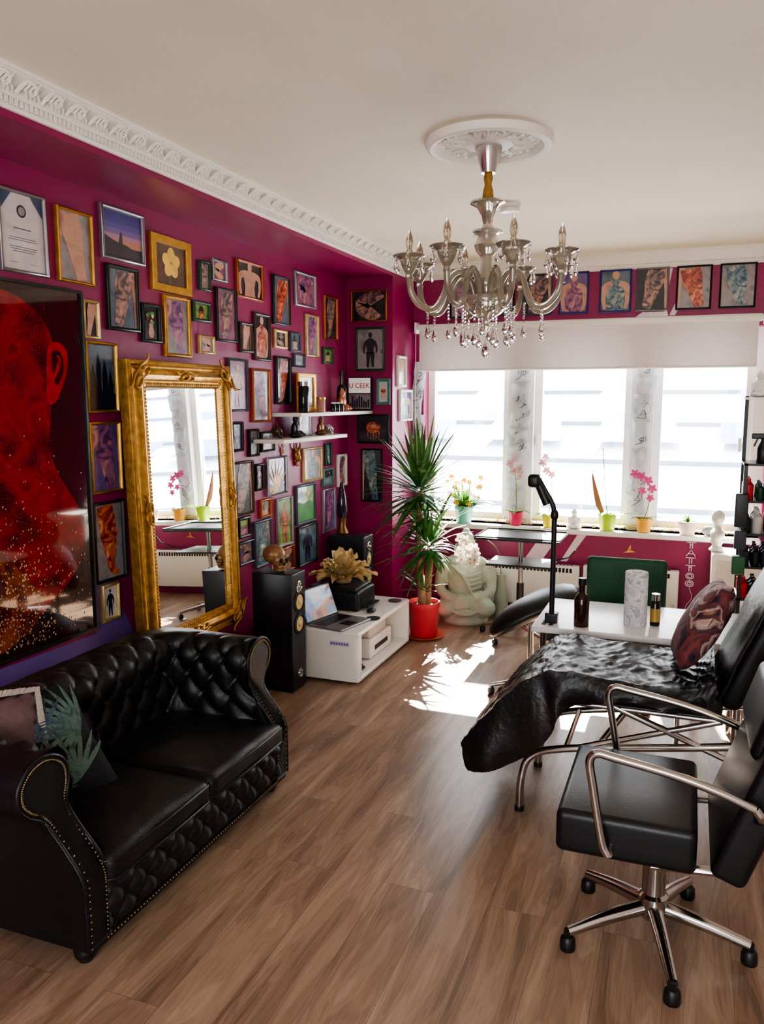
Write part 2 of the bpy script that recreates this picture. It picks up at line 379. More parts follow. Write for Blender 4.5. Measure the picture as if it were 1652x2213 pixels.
# ------------------------------------------------------------------ chandelier
M_cg=mat('champagne_glass',(170,160,144),rough=.12,var=.12,scale=20,trans=.62,coat=.6)
M_cry=mat('crystal',(240,240,242),rough=.02,var=0,trans=1,ior=1.5)
M_bulb=mat('bulb_glass',(225,215,195),rough=.05,trans=.9,coat=.3)
M_candle=mat('candle_sleeve',(190,180,165),rough=.35,metal=.3)
M_cord=mat('gold_cord_sleeve',(150,112,48),rough=.6,var=.3,scale=60)
cx,cy=mc.x,mc.y
b=MB()
b.lathe([(.0,2.741),(.056,2.741),(.056,2.73),(.035,2.66),(.03,2.635),(0,2.635)],M_chrome,(cx,cy,0),28)
b.lathe([(.014,2.64),(.018,2.615),(.013,2.59),(.019,2.565),(.022,2.54),(.012,2.52),(.012,2.505)],M_cord,(cx,cy,0),12,.12)
b.lathe([(.012,2.52),(.03,2.515),(.072,2.522),(.074,2.514),(.045,2.498),(.026,2.465),(.018,2.43),(.03,2.415),(.062,2.405),(.066,2.395),(.04,2.385),(.045,2.365),(.056,2.345),(.046,2.32),(.028,2.30),(.03,2.26),(.04,2.225),(.05,2.19),(.04,2.165),(.026,2.14),(.04,2.125),(.06,2.12),(.1,2.135),(.104,2.125),(.095,2.09),(.06,2.06),(.03,2.045),(.014,2.03),(.02,2.01),(.012,1.99),(0,1.985)],M_cg,(cx,cy,0),32)
def drop(b,x,y,z,l=.05,w=.011):
    b.ell((x,y,z-.006),.006,M_cry,n=6)
    prof=[(0,0),(.35*w,-.2*l),(.8*w,-.55*l),(w,-.75*l),(.6*w,-.93*l),(0,-l)]
    b.lathe(prof,M_cry,(x,y,z-.012),8)
R0=.335
for k in range(8):
    th=radians(10.3+45*k)
    a=th-pi/2+radians(20.9)
    ux,uy=cos(a),sin(a)
    def P3(r,z): return (cx+ux*r,cy+uy*r,z)
    b.tube(crv([P3(.05,2.125),P3(.075,2.20),P3(.12,2.235),P3(.165,2.20),P3(.19,2.13),P3(.23,2.08),P3(.285,2.09),P3(.325,2.14),P3(R0,2.205)],6),[.0135]*49,M_cg,10)
    ex,ey=cx+ux*R0,cy+uy*R0
    b.lathe([(0,2.195),(.016,2.20),(.012,2.215),(.022,2.23),(.034,2.255),(.040,2.275),(.066,2.287),(.07,2.292),(.066,2.296),(.03,2.288),(0,2.288)],M_cg,(ex,ey,0),20)
    b.lathe([(.0145,2.287),(.0145,2.312),(.011,2.316),(0,2.316)],M_candle,(ex,ey,0),12)
    b.lathe([(.007,2.314),(.013,2.327),(.0165,2.345),(.013,2.368),(.005,2.39),(.0,2.403)],M_bulb,(ex,ey,0),12)
    b.tube([(ex,ey,2.316),(ex,ey,2.36)],.0015,M_gold,4)
    for q in range(6):
        aa=q*pi/3+k; dx,dy=ex+.062*cos(aa),ey+.062*sin(aa)
        drop(b,dx,dy,2.288,.052,.010)
    lx,ly=cx+ux*.255,cy+uy*.255
    for q in range(3): b.ell((lx,ly,2.066-q*.013),.0065,M_cry,n=6)
    drop(b,lx,ly,2.03,.065,.014)
    l2=cx+ux*.10,cy+uy*.10
    for q in range(6): b.ell((l2[0],l2[1],2.105-q*.015),.0075,M_cry,n=6)
    drop(b,l2[0],l2[1],2.01,.075,.016)
    a3=a+.39; l3=cx+cos(a3)*.16,cy+sin(a3)*.16
    for q in range(5): b.ell((l3[0],l3[1],2.10-q*.014),.0065,M_cry,n=6)
    drop(b,l3[0],l3[1],2.03,.06,.013)
drop(b,cx,cy,1.975,.085,.018)
b.finish('crystal_chandelier',(cx,cy,2.7),merge=False)
# ------------------------------------------------------------------ pictures
FM={'G':mat('frame_gold',(190,142,62),rough=.35,metal=.8,var=.2,scale=20),'g':mat('frame_pale_gold',(196,172,120),rough=.35,metal=.7,var=.15,scale=20),
'K':mat('frame_black',(20,20,22),rough=.35),'S':mat('frame_silver',(150,146,152),rough=.32,metal=.8),'C':mat('frame_copper',(165,90,52),rough=.35,metal=.7),
'D':mat('frame_dark_brown',(58,36,24),rough=.4),'B':mat('frame_slate',(60,72,90),rough=.4),'T':mat('frame_teal',(70,120,120),rough=.5),'E':mat('frame_green',(34,70,48),rough=.4),'W':mat('frame_white',(215,212,208),rough=.5),'U':mat('frame_blue',(52,50,130),rough=.4)}
BG={'k':ramp_mat('print_dark',[(16,15,20),(36,30,42),(22,20,28)],scale=3,rough=.25),'n':ramp_mat('print_grey',[(92,86,94),(146,138,142),(116,110,116)],scale=4,rough=.25),
'w':ramp_mat('print_pale',[(170,164,168),(206,198,198),(186,180,184)],scale=3,rough=.25),'p':ramp_mat('print_violet',[(50,34,86),(110,84,140),(76,58,120)],scale=4,rough=.25),
'o':ramp_mat('print_flame',[(30,26,80),(120,50,50),(220,130,40),(240,190,80),(70,90,170)],scale=9,rough=.3),'g':ramp_mat('print_green',[(30,66,26),(110,140,50),(160,180,110)],scale=7,rough=.3),
'r':ramp_mat('print_red',[(50,8,12),(150,24,28),(90,10,18)],scale=6,rough=.3),'b':ramp_mat('print_brown',[(50,32,24),(96,62,46),(70,46,36)],scale=4,rough=.3),
'm':ramp_mat('print_mauve',[(92,50,76),(150,100,124),(118,72,98)],scale=4,rough=.25),'s':ramp_mat('print_steel',[(40,52,66),(90,108,124),(60,76,92)],scale=4,rough=.25)}
FG={'t':ramp_mat('tattoo_skin',[(38,34,44),(80,66,76),(160,120,106),(182,142,124)],scale=13,rough=.3,dist=2),
'u':ramp_mat('tattoo_violet',[(40,20,60),(100,56,116),(160,100,120),(190,146,140)],scale=11,rough=.3,dist=2),
'v':ramp_mat('tattoo_red',[(50,16,20),(140,44,34),(190,96,60),(210,160,120)],scale=13,rough=.3,dist=2),
'x':ramp_mat('tattoo_blue',[(24,34,60),(60,90,116),(120,140,134),(190,164,150)],scale=13,rough=.3,dist=2),
's':ramp_mat('skin_tone',[(150,104,90),(192,144,124),(172,124,106)],scale=5,rough=.3),
'd':ramp_mat('dark_figure',[(16,16,26),(34,32,52),(22,22,34)],scale=8,rough=.3),
'y':mat('petal_yellow',(232,190,90),rough=.4,var=.2,scale=10),'e':mat('leaf_print_green',(60,130,60),rough=.5,var=.3),'c':mat('print_white',(228,228,226),rough=.4,var=.02)}
M_cgold=mat('petal_core',(200,130,40),rough=.5)
M_txt=mat('text_grey',(96,96,104),rough=.6)
def art(b,kind,w,h,fg,c):
    F_=FG[fg]; W=lambda x:x*w; H=lambda y:y*h; q=min(w,h)
    fl=random.choice((-1,1))
    if kind=='arm':
        b.ribbon([(W(fl*.16),H(.49)),(W(fl*.05),H(.2)),(W(-fl*.05),H(-.12)),(W(-fl*.2),H(-.49))],[q*.3,q*.33,q*.22,q*.15],F_,c)
        b.ribbon([(W(fl*.36),H(.49)),(W(fl*.45),H(.1)),(W(fl*.47),H(-.49))],[q*.12,q*.05,q*.03],FG['s'],c-.0002)
    elif kind=='leg':
        b.ribbon([(W(-fl*.12),H(.49)),(W(fl*.0),H(.1)),(W(fl*.02),H(-.2)),(W(fl*.06),H(-.36))],[q*.28,q*.32,q*.16,q*.12],F_,c)
        b.ribbon([(W(fl*.04),H(-.34)),(W(fl*.15),H(-.42)),(W(fl*.32),H(-.44))],[q*.12,q*.09,q*.05],F_,c+.0004)
    elif kind=='elbow':
        b.ribbon([(W(.4*fl),H(.49)),(W(-.18*fl),H(.1)),(W(-.12*fl),H(-.15)),(W(.3*fl),H(-.49))],[q*.2,q*.27,q*.26,q*.17],F_,c)
    elif kind=='torso':
        b.ribbon([(0,H(.30)),(0,H(.14)),(0,H(-.2)),(0,H(-.49))],[q*.12,q*.40,q*.28,q*.34],F_,c)
        b.ribbon([(W(-.12),H(.2)),(W(-.38),H(.1)),(W(-.42),H(-.2)),(W(-.36),H(-.46))],[q*.1,q*.11,q*.08,q*.06],FG['s'],c+.0004)
        b.ribbon([(W(.12),H(.2)),(W(.38),H(.1)),(W(.42),H(-.2)),(W(.36),H(-.46))],[q*.1,q*.11,q*.08,q*.06],FG['s'],c+.0004)
        b.disc(0,H(.40),q*.13,q*.15,FG['s'],c+.0008)
    elif kind=='person':
        b.disc(0,H(.36),q*.08,q*.10,F_,c+.0004)
        b.ribbon([(0,H(.28)),(0,H(.2)),(0,H(-.02)),(0,H(-.1))],[q*.05,q*.19,q*.13,q*.14],F_,c)
        for sg in(-1,1):
            b.ribbon([(sg*q*.08,H(-.08)),(sg*q*.09,H(-.3)),(sg*q*.11,H(-.46))],[q*.09,q*.06,q*.04],F_,c)
            b.ribbon([(sg*q*.16,H(.2)),(sg*q*.25,H(.04)),(sg*q*.24,H(-.1))],[q*.06,q*.045,q*.03],F_,c+.0004)
    elif kind=='flower':
        for k in range(5):
            a=2*pi*k/5+.3; b.disc(.19*q*cos(a),.06*q+.19*q*sin(a),q*.21,q*.17,F_,c+.0002*k,16,a)
        b.disc(0,.06*q,q*.045,q*.045,M_cgold,c+.0014,12)
        b.ribbon([(0,-.1*q),(W(-.05),H(-.3)),(W(-.02),H(-.48))],[q*.02,q*.02,q*.02],FG['e'],c-.0002)
    elif kind=='vase':
        b.ribbon([(0,H(-.45)),(0,H(-.3)),(0,H(-.1)),(0,H(.0))],[q*.12,q*.2,q*.12,q*.15],FG['s'],c)
        for k in range(12): b.disc(random.uniform(-.28,.28)*w,H(.18)+random.uniform(-.2,.18)*h,q*.09,q*.09,random.choice([FG['v'],FG['y'],FG['e'],FG['s']]),c+.0003*(k+1),10)
    elif kind=='sunset':
        n=8; cols=[(24,20,32),(52,40,74),(190,130,100),(170,128,140),(116,98,150),(92,84,145),(74,70,134),(66,62,124)]
        for i in range(n):
            m=mat('sunset_%d'%i,cols[i],rough=.3,var=.05); z0=H(-.5+i/n); z1=H(-.5+(i+1)/n)
            b.poly([(-w/2,z0,c),(w/2,z0,c),(w/2,z1,c),(-w/2,z1,c)],m)
        b.poly([(-w/2,H(-.5),c+.0005),(w/2,H(-.5),c+.0005),(w/2,H(-.36),c+.0005),(W(.1),H(-.2),c+.0005),(W(-.2),H(-.16),c+.0005),(-w/2,H(-.05),c+.0005)],FG['d'])
        b.ribbon([(W(-.08),H(-.35)),(W(-.06),H(-.12)),(W(-.05),H(.06))],[q*.09,q*.06,q*.03],FG['d'],c+.001)
    elif kind=='land':
        b.poly([(-w/2,H(-.5),c),(w/2,H(-.5),c),(w/2,H(.0),c),(W(.2),H(.08),c),(W(-.15),H(-.02),c),(-w/2,H(.1),c)],F_)
        b.disc(W(.15),H(.28),q*.08,q*.08,FG['y'],c+.0004,12)
    elif kind=='burst':
        for k in range(11):
            a=pi*k/10*1.1-.05; m=random.choice([FG['y'],FG['v'],FG['u'],FG['y'],FG['x']])
            b.ribbon([(0,H(-.4)),(q*.3*cos(a),H(-.4)+q*.4*sin(a)),(q*.75*cos(a),H(-.4)+q*.85*sin(a))],[q*.03,q*.05,q*.008],m,c+.0002*k)
    elif kind=='face':
        b.disc(0,H(.04),q*.29,q*.38,F_,c); b.ribbon([(0,H(-.25)),(0,H(-.49))],[q*.17,q*.4],F_,c-.0002)
        b.poly([(q*.31*cos(t),H(.04)+q*.41*sin(t),c+.0003) for t in [i*pi/10 for i in range(11)]],FG['d'])
        for sg in(-1,1): b.disc(sg*q*.11,H(.02),q*.04,q*.02,FG['d'],c+.0006,8)
        b.disc(0,H(-.18),q*.07,q*.022,FG['v'],c+.0006,8)
    elif kind=='jelly':
        b.disc(0,H(.05),q*.3,q*.22,F_,c)
        for k in range(5): b.ribbon([(q*(-.2+.1*k),H(-.02)),(q*(-.24+.12*k),H(-.2)),(q*(-.2+.1*k),H(-.42))],[q*.02,q*.016,q*.006],F_,c+.0003)
        b.disc(0,H(.1),q*.14,q*.08,FG['s'],c+.0005)
    elif kind=='castle':
        for x,hh,ww in((-.3,.1,.1),(-.1,.3,.08),(.12,.2,.09),(.32,.02,.1)):
            b.poly([(W(x-ww),H(-.3),c),(W(x+ww),H(-.3),c),(W(x+ww),H(hh-.15),c),(W(x),H(hh+.12),c),(W(x-ww),H(hh-.15),c)],F_)
        b.poly([(-w/2,H(-.5),c+.0004),(w/2,H(-.5),c+.0004),(w/2,H(-.25),c+.0004),(-w/2,H(-.2),c+.0004)],FG['d'])
    elif kind=='cert':
        for x,y,ww,hh in[(0,.04,.42,.014),(0,-.08,.62,.008),(0,-.11,.66,.008),(0,-.2,.66,.008),(0,-.23,.6,.008),(0,-.26,.5,.008),(-.24,-.41,.2,.006),(.24,-.41,.2,.006)]:
            b.poly([(W(x-ww/2),H(y),c),(W(x+ww/2),H(y),c),(W(x+ww/2),H(y+hh),c),(W(x-ww/2),H(y+hh),c)],M_txt)
        b.disc(0,H(.28),w*.11,w*.11,FG['d'],c,20); b.disc(0,H(.28),w*.08,w*.08,BG['n'],c+.0004,20)
        for sg in(-1,1):
            b.poly([(sg*w/2,H(.5),c),(sg*W(.22),H(.5),c),(sg*w/2,H(.24),c)][::sg],mat('cert_navy',(70,84,110)))
def picture(org,right,nrm,w,h,frame,bg,kind,fg,fw=.016,matte=0,name='picture_frame',tilt=0):
    b=MB(); right=Vector(right); up=Vector((0,0,1)); nrm=Vector(nrm); org=Vector(org)
    R=Matrix(((right.x,up.x,nrm.x,org.x),(right.y,up.y,nrm.y,org.y),(right.z,up.z,nrm.z,org.z),(0,0,0,1)))
    b.M=R@Matrix.Rotation(tilt,4,'Z')
    b.rectframe(w,h,[(0,0),(0,.016),(.003,.02),(fw*.5,.022),(fw-.003,.018),(fw,.013),(fw,.006)],FM[frame])
    b.poly([(-w/2+fw*.9,-h/2+fw*.9,.007),(w/2-fw*.9,-h/2+fw*.9,.007),(w/2-fw*.9,h/2-fw*.9,.007),(-w/2+fw*.9,h/2-fw*.9,.007)],FG['c'] if matte else BG[bg])
    iw,ih=w-2*fw,h-2*fw
    if matte:
        iw-=2*matte; ih-=2*matte
        b.poly([(-iw/2,-ih/2,.0075),(iw/2,-ih/2,.0075),(iw/2,ih/2,.0075),(-iw/2,ih/2,.0075)],BG[bg])
    n0=len(b.v); art(b,kind,iw,ih,fg,.0085)
    Mi=b.M.inverted()
    for i in range(n0,len(b.v)):
        q=Mi@Vector(b.v[i]); q.x=max(-iw/2,min(iw/2,q.x)); q.y=max(-ih/2,min(ih/2,q.y)); b.v[i]=tuple(b.M@q)
    b.poly([(-w/2,-h/2,0),(-w/2,h/2,0),(w/2,h/2,0),(w/2,-h/2,0)],FM['D'])
    return b.finish(name,org,merge=False)
LP=[(2.50,2.75,2.20,2.52,'S','w','cert','t',.014),(2.81,3.03,2.20,2.51,'G','n','arm','s',.013),(3.09,3.40,2.34,2.58,'S','p','sunset','d',.018),(3.11,3.34,2.02,2.32,'K','s','arm','t',.018),
(3.45,3.79,2.24,2.52,'G','b','flower','y',.042),(3.87,3.98,2.29,2.45,'E','n','arm','t',.014),(4.0,4.15,2.36,2.48,'S','m','elbow','s',.012),(4.26,4.57,2.30,2.52,'C','k','torso','s',.014),
(4.70,4.93,2.18,2.49,'K','s','arm','v',.014),(5.01,5.33,2.33,2.56,'S','m','elbow','u',.018),(5.47,5.70,2.14,2.45,'C','k','leg','t',.012),(2.945,3.05,1.97,2.14,'g','k','arm','s',.014),
(3.36,3.51,1.98,2.17,'K','k','vase','t',.018),(3.54,3.77,1.92,2.23,'G','n','arm','u',.018),(3.80,3.97,2.12,2.23,'E','g','face','v',.018),(4.03,4.25,2.03,2.33,'K','m','leg','t',.014),
(4.28,4.43,1.98,2.16,'D','b','arm','s',.018),(4.45,4.65,1.94,2.23,'D','k','torso','v',.018),(4.71,4.88,2.03,2.15,'g','k','elbow','t',.018),(4.93,5.08,2.02,2.15,'B','s','face','s',.014),
(5.17,5.37,2.0,2.29,'g','n','arm','u',.014),(5.45,5.62,1.96,2.08,'E','g','face','s',.018),(3.85,4.0,1.95,2.05,'g','n','elbow','s',.014),(4.98,5.14,1.92,2.01,'B','n','land','x',.012),
(2.945,3.16,1.64,1.96,'G','s','castle','d',.014),(4.14,4.36,1.63,1.94,'B','m','person','s',.014),(4.41,4.64,1.56,1.89,'C','n','arm','u',.014),(4.72,4.93,1.67,1.98,'K','k','leg','v',.014),
(2.945,3.16,1.27,1.60,'G','p','arm','u',.014),(4.16,4.29,1.39,1.57,'K','p','arm','x',.016),(4.36,4.48,1.35,1.52,'K','n','person','d',.014),(4.51,4.68,1.37,1.50,'K','w','elbow','t',.014),
(2.945,3.16,.85,1.23,'K','n','leg','v',.014),(2.98,3.10,.66,.84,'g','w','person','d',.016),(4.16,4.40,1.00,1.33,'D','k','arm','t',.014),(4.43,4.54,1.13,1.30,'K','k','person','u',.014),
(4.58,4.85,1.08,1.33,'S','p','burst','x',.012),(4.48,4.63,.95,1.07,'C','b','face','v',.016),(4.21,4.35,.86,.99,'K','g','land','u',.02),(4.40,4.62,.64,.94,'B','s','arm','x',.016),
(4.70,4.93,.72,1.05,'S','g','person','v',.014),(4.20,4.39,.69,.84,'K','p','elbow','t',.018),(4.73,4.94,.54,.71,'C','b','elbow','s',.014),(4.98,5.29,.83,1.11,'B','g','land','e',.018),
(5.0,5.32,.53,.82,'K','s','person','d',.018),(5.10,5.41,1.12,1.36,'g','n','torso','x',.016),(5.47,5.58,1.21,1.38,'E','k','arm','x',.012),(5.42,5.61,1.06,1.19,'T','k','land','x',.014),
(5.69,5.86,1.03,1.28,'W','w','elbow','u',.018),(5.42,5.64,.71,1.04,'S','p','leg','u',.014)]
for q in LP:
    y0,y1,z0,z1,fr,bg,kd,fg,fw=q
    picture((XL+.001,(y0+y1)/2,(z0+z1)/2),(0,1,0),(1,0,0),y1-y0,z1-z0,fr,bg,kd,fg,fw,tilt=random.uniform(-.008,.008))
for q in [(-2.51,-2.21,2.29,2.53,'C','k','elbow','t',.014),(-2.47,-2.23,1.92,2.25,'E','n','person','d',.016),(-2.30,-2.185,1.66,1.86,'T','w','jelly','v',.022),(-2.46,-2.19,1.36,1.59,'K','k','jelly','v',.016),(-2.43,-2.25,.90,1.32,'K','k','arm','x',.012)]:
    x0,x1,z0,z1,fr,bg,kd,fg,fw=q
    picture(((x0+x1)/2,YP-.001,(z0+z1)/2),(1,0,0),(0,-1,0),x1-x0,z1-z0,fr,bg,kd,fg,fw)
for q in [(5.99,6.19,1.80,2.04,'W','n','arm','s',.02),(6.04,6.34,1.53,1.78,'W','p','torso','x',.02)]:
    y0,y1,z0,z1,fr,bg,kd,fg,fw=q
    picture((XP+.001,(y0+y1)/2,(z0+z1)/2),(0,1,0),(1,0,0),y1-y0,z1-z0,fr,bg,kd,fg,fw)
for q in [(-1.86,-1.63,'K','n','arm','u'),(-1.57,-1.34,'K','k','leg','t'),(-1.28,-1.05,'B','k','arm','t'),(-1.0,-.78,'U','p','torso','u'),(-.70,-.47,'U','s','torso','x'),(-.44,-.21,'S','k','arm','t'),(-.16,.08,'K','n','arm','v'),(.13,.37,'K','n','leg','x')]:
    x0,x1,fr,bg,kd,fg=q
    picture(((x0+x1)/2,YB-.001,2.50),(1,0,0),(0,-1,0),x1-x0,.31,fr,bg,kd,fg,.013)
M_stripe=mat('white_stripe_paint',(222,205,214),rough=.5)
def stripe(pts,name='wall_stripe'):
    b=MB(); b.poly(pts,M_stripe); return b.finish(name,pts[0])
y=YB-.0008
stripe([(-.47,y,2.28),(-.20,y,2.28),(-.22,y,2.36),(-.36,y,2.36)]); stripe([(-.20,y,2.31),(-.16,y,2.31),(.0,y,2.645),(-.05,y,2.645)])
stripe([(-.38,y,2.34),(-.24,y,2.34),(-.19,y,2.645),(-.30,y,2.645)])
stripe([(-1.22,y,.42),(-1.08,y,.42),(-.93,y,.655),(-1.07,y,.655)]); stripe([(-.93,y,.43),(-.88,y,.43),(-.73,y,.655),(-.80,y,.655)])
b=MB(); b.poly([(XL+.0006,2.2,.40),(XL+.0006,3.3,.40),(XL+.0006,3.05,.85),(XL+.0006,2.95,.95),(XL+.0006,2.94,.62),(XL+.0006,2.2,.63)],mat('lilac_paint',(104,78,146),rough=.5)); b.finish('wall_stripe',(XL,3,.5))
# ------------------------------------------------------------------ big poster
b=MB(); py0,py1,pz0,pz1=1.55,2.93,.65,2.17
pw,ph=py1-py0,pz1-pz0; oc=Vector((XL+.003,(py0+py1)/2,(pz0+pz1)/2))
b.M=Matrix(((0,0,1,oc.x),(1,0,0,oc.y),(0,1,0,oc.z),(0,0,0,1)))
b.rectframe(pw,ph,[(0,0),(0,.026),(.012,.026),(.012,.016)],FM['K'])
M_pbg=ramp_mat('poster_dark',[(14,6,7),(44,14,14),(24,9,9)],scale=2.5,rough=.05,coat=1)
M_pred=ramp_mat('poster_red',[(56,7,9),(110,14,18),(140,24,26),(88,10,14)],scale=6,rough=.05,coat=1,dist=.4)
M_pred2=mat('poster_bright_red',(160,34,36),rough=.05,var=.3,coat=1,scale=30); M_pdk=mat('poster_deep_red',(50,5,8),rough=.05,coat=1)
M_pg=ramp_mat('poster_amber',[(40,8,8),(84,18,12),(130,56,26),(56,10,8)],scale=6,rough=.05,coat=1,dist=1)
b.poly([(-pw/2,-ph/2,.016),(pw/2,-ph/2,.016),(pw/2,ph/2,.016),(-pw/2,ph/2,.016)],M_pbg)
def pp(y,z,c): return (y-oc.y,z-oc.z,c)
out=crv([(1.6,.72,0),(1.57,1.4,0),(1.65,2.05,0),(2.0,2.14,0),(2.45,2.13,0),(2.66,2.06,0),(2.75,1.93,0),(2.74,1.78,0),(2.71,1.62,0),(2.70,1.50,0),(2.74,1.38,0),(2.84,1.24,0),(2.88,1.12,0),(2.82,.95,0),(2.5,.76,0),(2.2,.70,0)],5,True)
b.poly([pp(v.x,v.y,.0166) for v in out],M_pred)
ear=crv([(2.72,1.92,0),(2.78,1.94,0),(2.825,1.90,0),(2.82,1.82,0),(2.785,1.75,0),(2.745,1.69,0),(2.70,1.69,0),(2.70,1.80,0)],5,True)
b.poly([pp(v.x,v.y,.0172) for v in ear],M_pred2)
ear2=crv([(2.735,1.89,0),(2.775,1.905,0),(2.80,1.87,0),(2.795,1.81,0),(2.755,1.76,0),(2.74,1.80,0)],5,True)
b.poly([pp(v.x,v.y,.0176) for v in ear2],M_pdk)
b.ribbon([(v[0]-oc.y,v[1]-oc.z) for v in [(2.735,1.78),(2.765,1.83),(2.78,1.865),(2.765,1.885)]],[.006,.010,.009,.004],M_pred2,.018)
b.poly([pp(v.x,v.y,.0170) for v in crv([(1.6,.68,0),(1.65,1.0,0),(2.1,1.22,0),(2.34,1.16,0),(2.50,1.0,0),(2.6,.85,0),(2.4,.70,0)],5,True)],M_pg)
M_dr=mat('poster_droplet',(190,156,122),rough=.1,var=.3,coat=1)
for i in range(760):
    y=random.gauss(2.45,.2); z=pz0+.04+abs(random.gauss(0,.28))
    if not(1.6<y<2.9 and z<1.9): continue
    r=random.uniform(.0012,.004); b.disc(y-oc.y,z-oc.z,r,r*random.uniform(1,1.8),M_dr,.0182,6)
for i in range(3200):
    y=random.uniform(2.15,2.73); z=random.uniform(1.15,2.1); r=random.uniform(.0008,.0026)
    b.disc(y-oc.y,z-oc.z,r,r,M_pred2,.0174,5)
b.finish('framed_portrait_poster',oc,merge=False)
# ------------------------------------------------------------------ gilt mirror
b=MB(); mw,mh=.885,1.45; oc=Vector((-2.425,3.53,1.16))
b.M=Matrix.Translation(oc)@Matrix.Rotation(radians(1.8),4,'Y').inverted()@Matrix(((0,0,1,0),(1,0,0,0),(0,1,0,0),(0,0,0,1)))
prof=[(0,-.03),(0,.018),(.008,.026),(.02,.028),(.028,.018),(.036,.018),(.05,.036),(.07,.044),(.088,.036),(.096,.022),(.104,.022),(.108,.028),(.118,.028),(.124,.018),(.13,.006)]
b.rectframe(mw,mh,prof,M_gold)
b.poly([(-mw/2+.125,-mh/2+.125,.009),(mw/2-.125,-mh/2+.125,.009),(mw/2-.125,mh/2-.125,.009),(-mw/2+.125,mh/2-.125,.009)],M_mirror)
b.poly([(-mw/2,-mh/2,-.03),(-mw/2,mh/2,-.03),(mw/2,mh/2,-.03),(mw/2,-mh/2,-.03)],FM['D'])
def orn(x,y,ang,s=1):
    for sg in(-1,1):
        def q(a,c_,h=.045):
            ca,sa=cos(ang),sin(ang); c2=c_*sg
            return (x+(a*ca-c2*sa)*s,y+(a*sa+c2*ca)*s,h)
        b.tube(crv([q(-.01,.0),q(.0,.03),q(-.012,.055),q(-.03,.05),q(-.026,.035)],5),[.009*s,.005*s],M_gold,6)
        b.tube(crv([q(.015,.0),q(.02,.03),q(.006,.07),q(.012,.095),q(.02,.09)],5),[.008*s,.004*s],M_gold,6)
        b.tube(crv([q(-.02,.0),q(-.03,.02),q(-.035,.045)],4),[.008*s,.003*s],M_gold,6)
    b.ell((x,y,.048),(.02*s,.02*s,.012),M_gold,n=8)
for sx in(-1,1):
    for sy in(-1,1): orn(sx*(mw/2-.065),sy*(mh/2-.065),math.atan2(sy,sx),1.15)
    orn(sx*(mw/2-.065),0,0 if sx>0 else pi,.9)
for sy in(-1,1): orn(0,sy*(mh/2-.065),sy*pi/2,.9)
n=70
for sx in(-1,1):
    for i in range(n): b.ell((sx*(mw/2-.112),-mh/2+.13+(mh-.26)*i/(n-1),.028),.006,M_gold,n=5)
for sy in(-1,1):
    for i in range(36): b.ell((-mw/2+.13+(mw-.26)*i/35,sy*(mh/2-.112),.028),.006,M_gold,n=5)
b.M=Matrix.Identity(4)
for yy in(3.2,3.86):
    b.box(XL,-2.44,yy-.015,yy+.015,1.74,1.77,FM['D']); b.box(XL,-2.40,yy-.015,yy+.015,.50,.53,FM['D'])
b.finish('gilt_mirror',oc,merge=False)
# ------------------------------------------------------------------ chesterfield sofa
b=MB(); yi0,yi1,xb,xe=1.83,2.93,-2.14,-1.72
rc=.07
def path(s):
    L1=(xe-(xb+rc)); La=rc*pi/2; L2=(yi1-yi0)-2*rc
    if s<L1: return (xe-s,yi0),(0,-1),0
    s-=L1
    if s<La:
        a=s/rc; return (xb+rc-rc*sin(a),yi0+rc-rc*cos(a)),(-sin(a),-cos(a)),sin(a)
    s-=La
    if s<L2: return (xb,yi0+rc+s),(-1,0),1
    s-=L2
    if s<La:
        a=s/rc; return (xb+rc-rc*cos(a),yi1-rc+rc*sin(a)),(-cos(a),sin(a)),cos(a)
    s-=La
    return (xb+rc+s,yi1),(0,1),0
LT=(xe-(xb+rc))*2+rc*pi+(yi1-yi0)-2*rc
prof=crv([(-.015,.25,0),(-.012,.32,0),(-.005,.42,0),(.0,.50,0),(-.012,.555,0),(-.005,.61,0),(.035,.65,0),(.09,.665,0),(.145,.65,0),(.185,.605,0),(.185,.55,0),(.15,.505,0),(.11,.475,0),(.09,.42,0),(.085,.25,0),(.085,.075,0)],8)
pl=[0]
for i in range(1,len(prof)): pl.append(pl[-1]+(prof[i]-prof[i-1]).length)
nt_=len(prof)-1
def xf(z):
    if z>.5: return -1.73
    if z<.27: return -1.60
    t=(z-.27)/.23; t=t*t*(3-2*t); return -1.60-.13*t
DS,DT=.125,.17
def spos(s,i,disp=True):
    (x,y),(nx,ny),bk=path(s)
    pr=prof[i]; t=pl[i]
    a=prof[max(i-1,0)]; c=prof[min(i+1,nt_)]; tg=(c-a).normalized(); no,nz=-tg.y,tg.x
    k=1+.35*bk
    o=pr.x*k if pr.x>0 else pr.x; z=pr.y
    d=0
    if disp:
        msk=1 if t<.42 else max(0,1-(t-.42)/.06)
        aa=s/DS+t/DT; bb=s/DS-t/DT
        v=(abs(sin(pi*aa))*abs(sin(pi*bb)))**.5
        ra=round(aa);rb=round(bb); db=sqrt((aa-ra)**2+(bb-rb)**2)
        d=msk*(.026*v-.012*exp(-(db/.12)**2))
        d+=.0035*noise.noise((s*14,t*14,3))
    o+=no*d; z+=nz*d
    X,Y=x+nx*o,y+ny*o
    L1=(xe-(xb+rc))
    if s<L1 or s>LT-L1:
        x0=xb+rc; f=(X-x0)/(xe-x0); X=x0+f*(xf(z)-x0)
    return Vector((X,Y,z))
ns=220
vs=[spos(LT*i/ns,j) for i in range(ns+1) for j in range(nt_+1)]
fs=[(i*(nt_+1)+j,i*(nt_+1)+j+1,(i+1)*(nt_+1)+j+1,(i+1)*(nt_+1)+j) for i in range(ns) for j in range(nt_)]
b.add(vs,fs,M_leather)
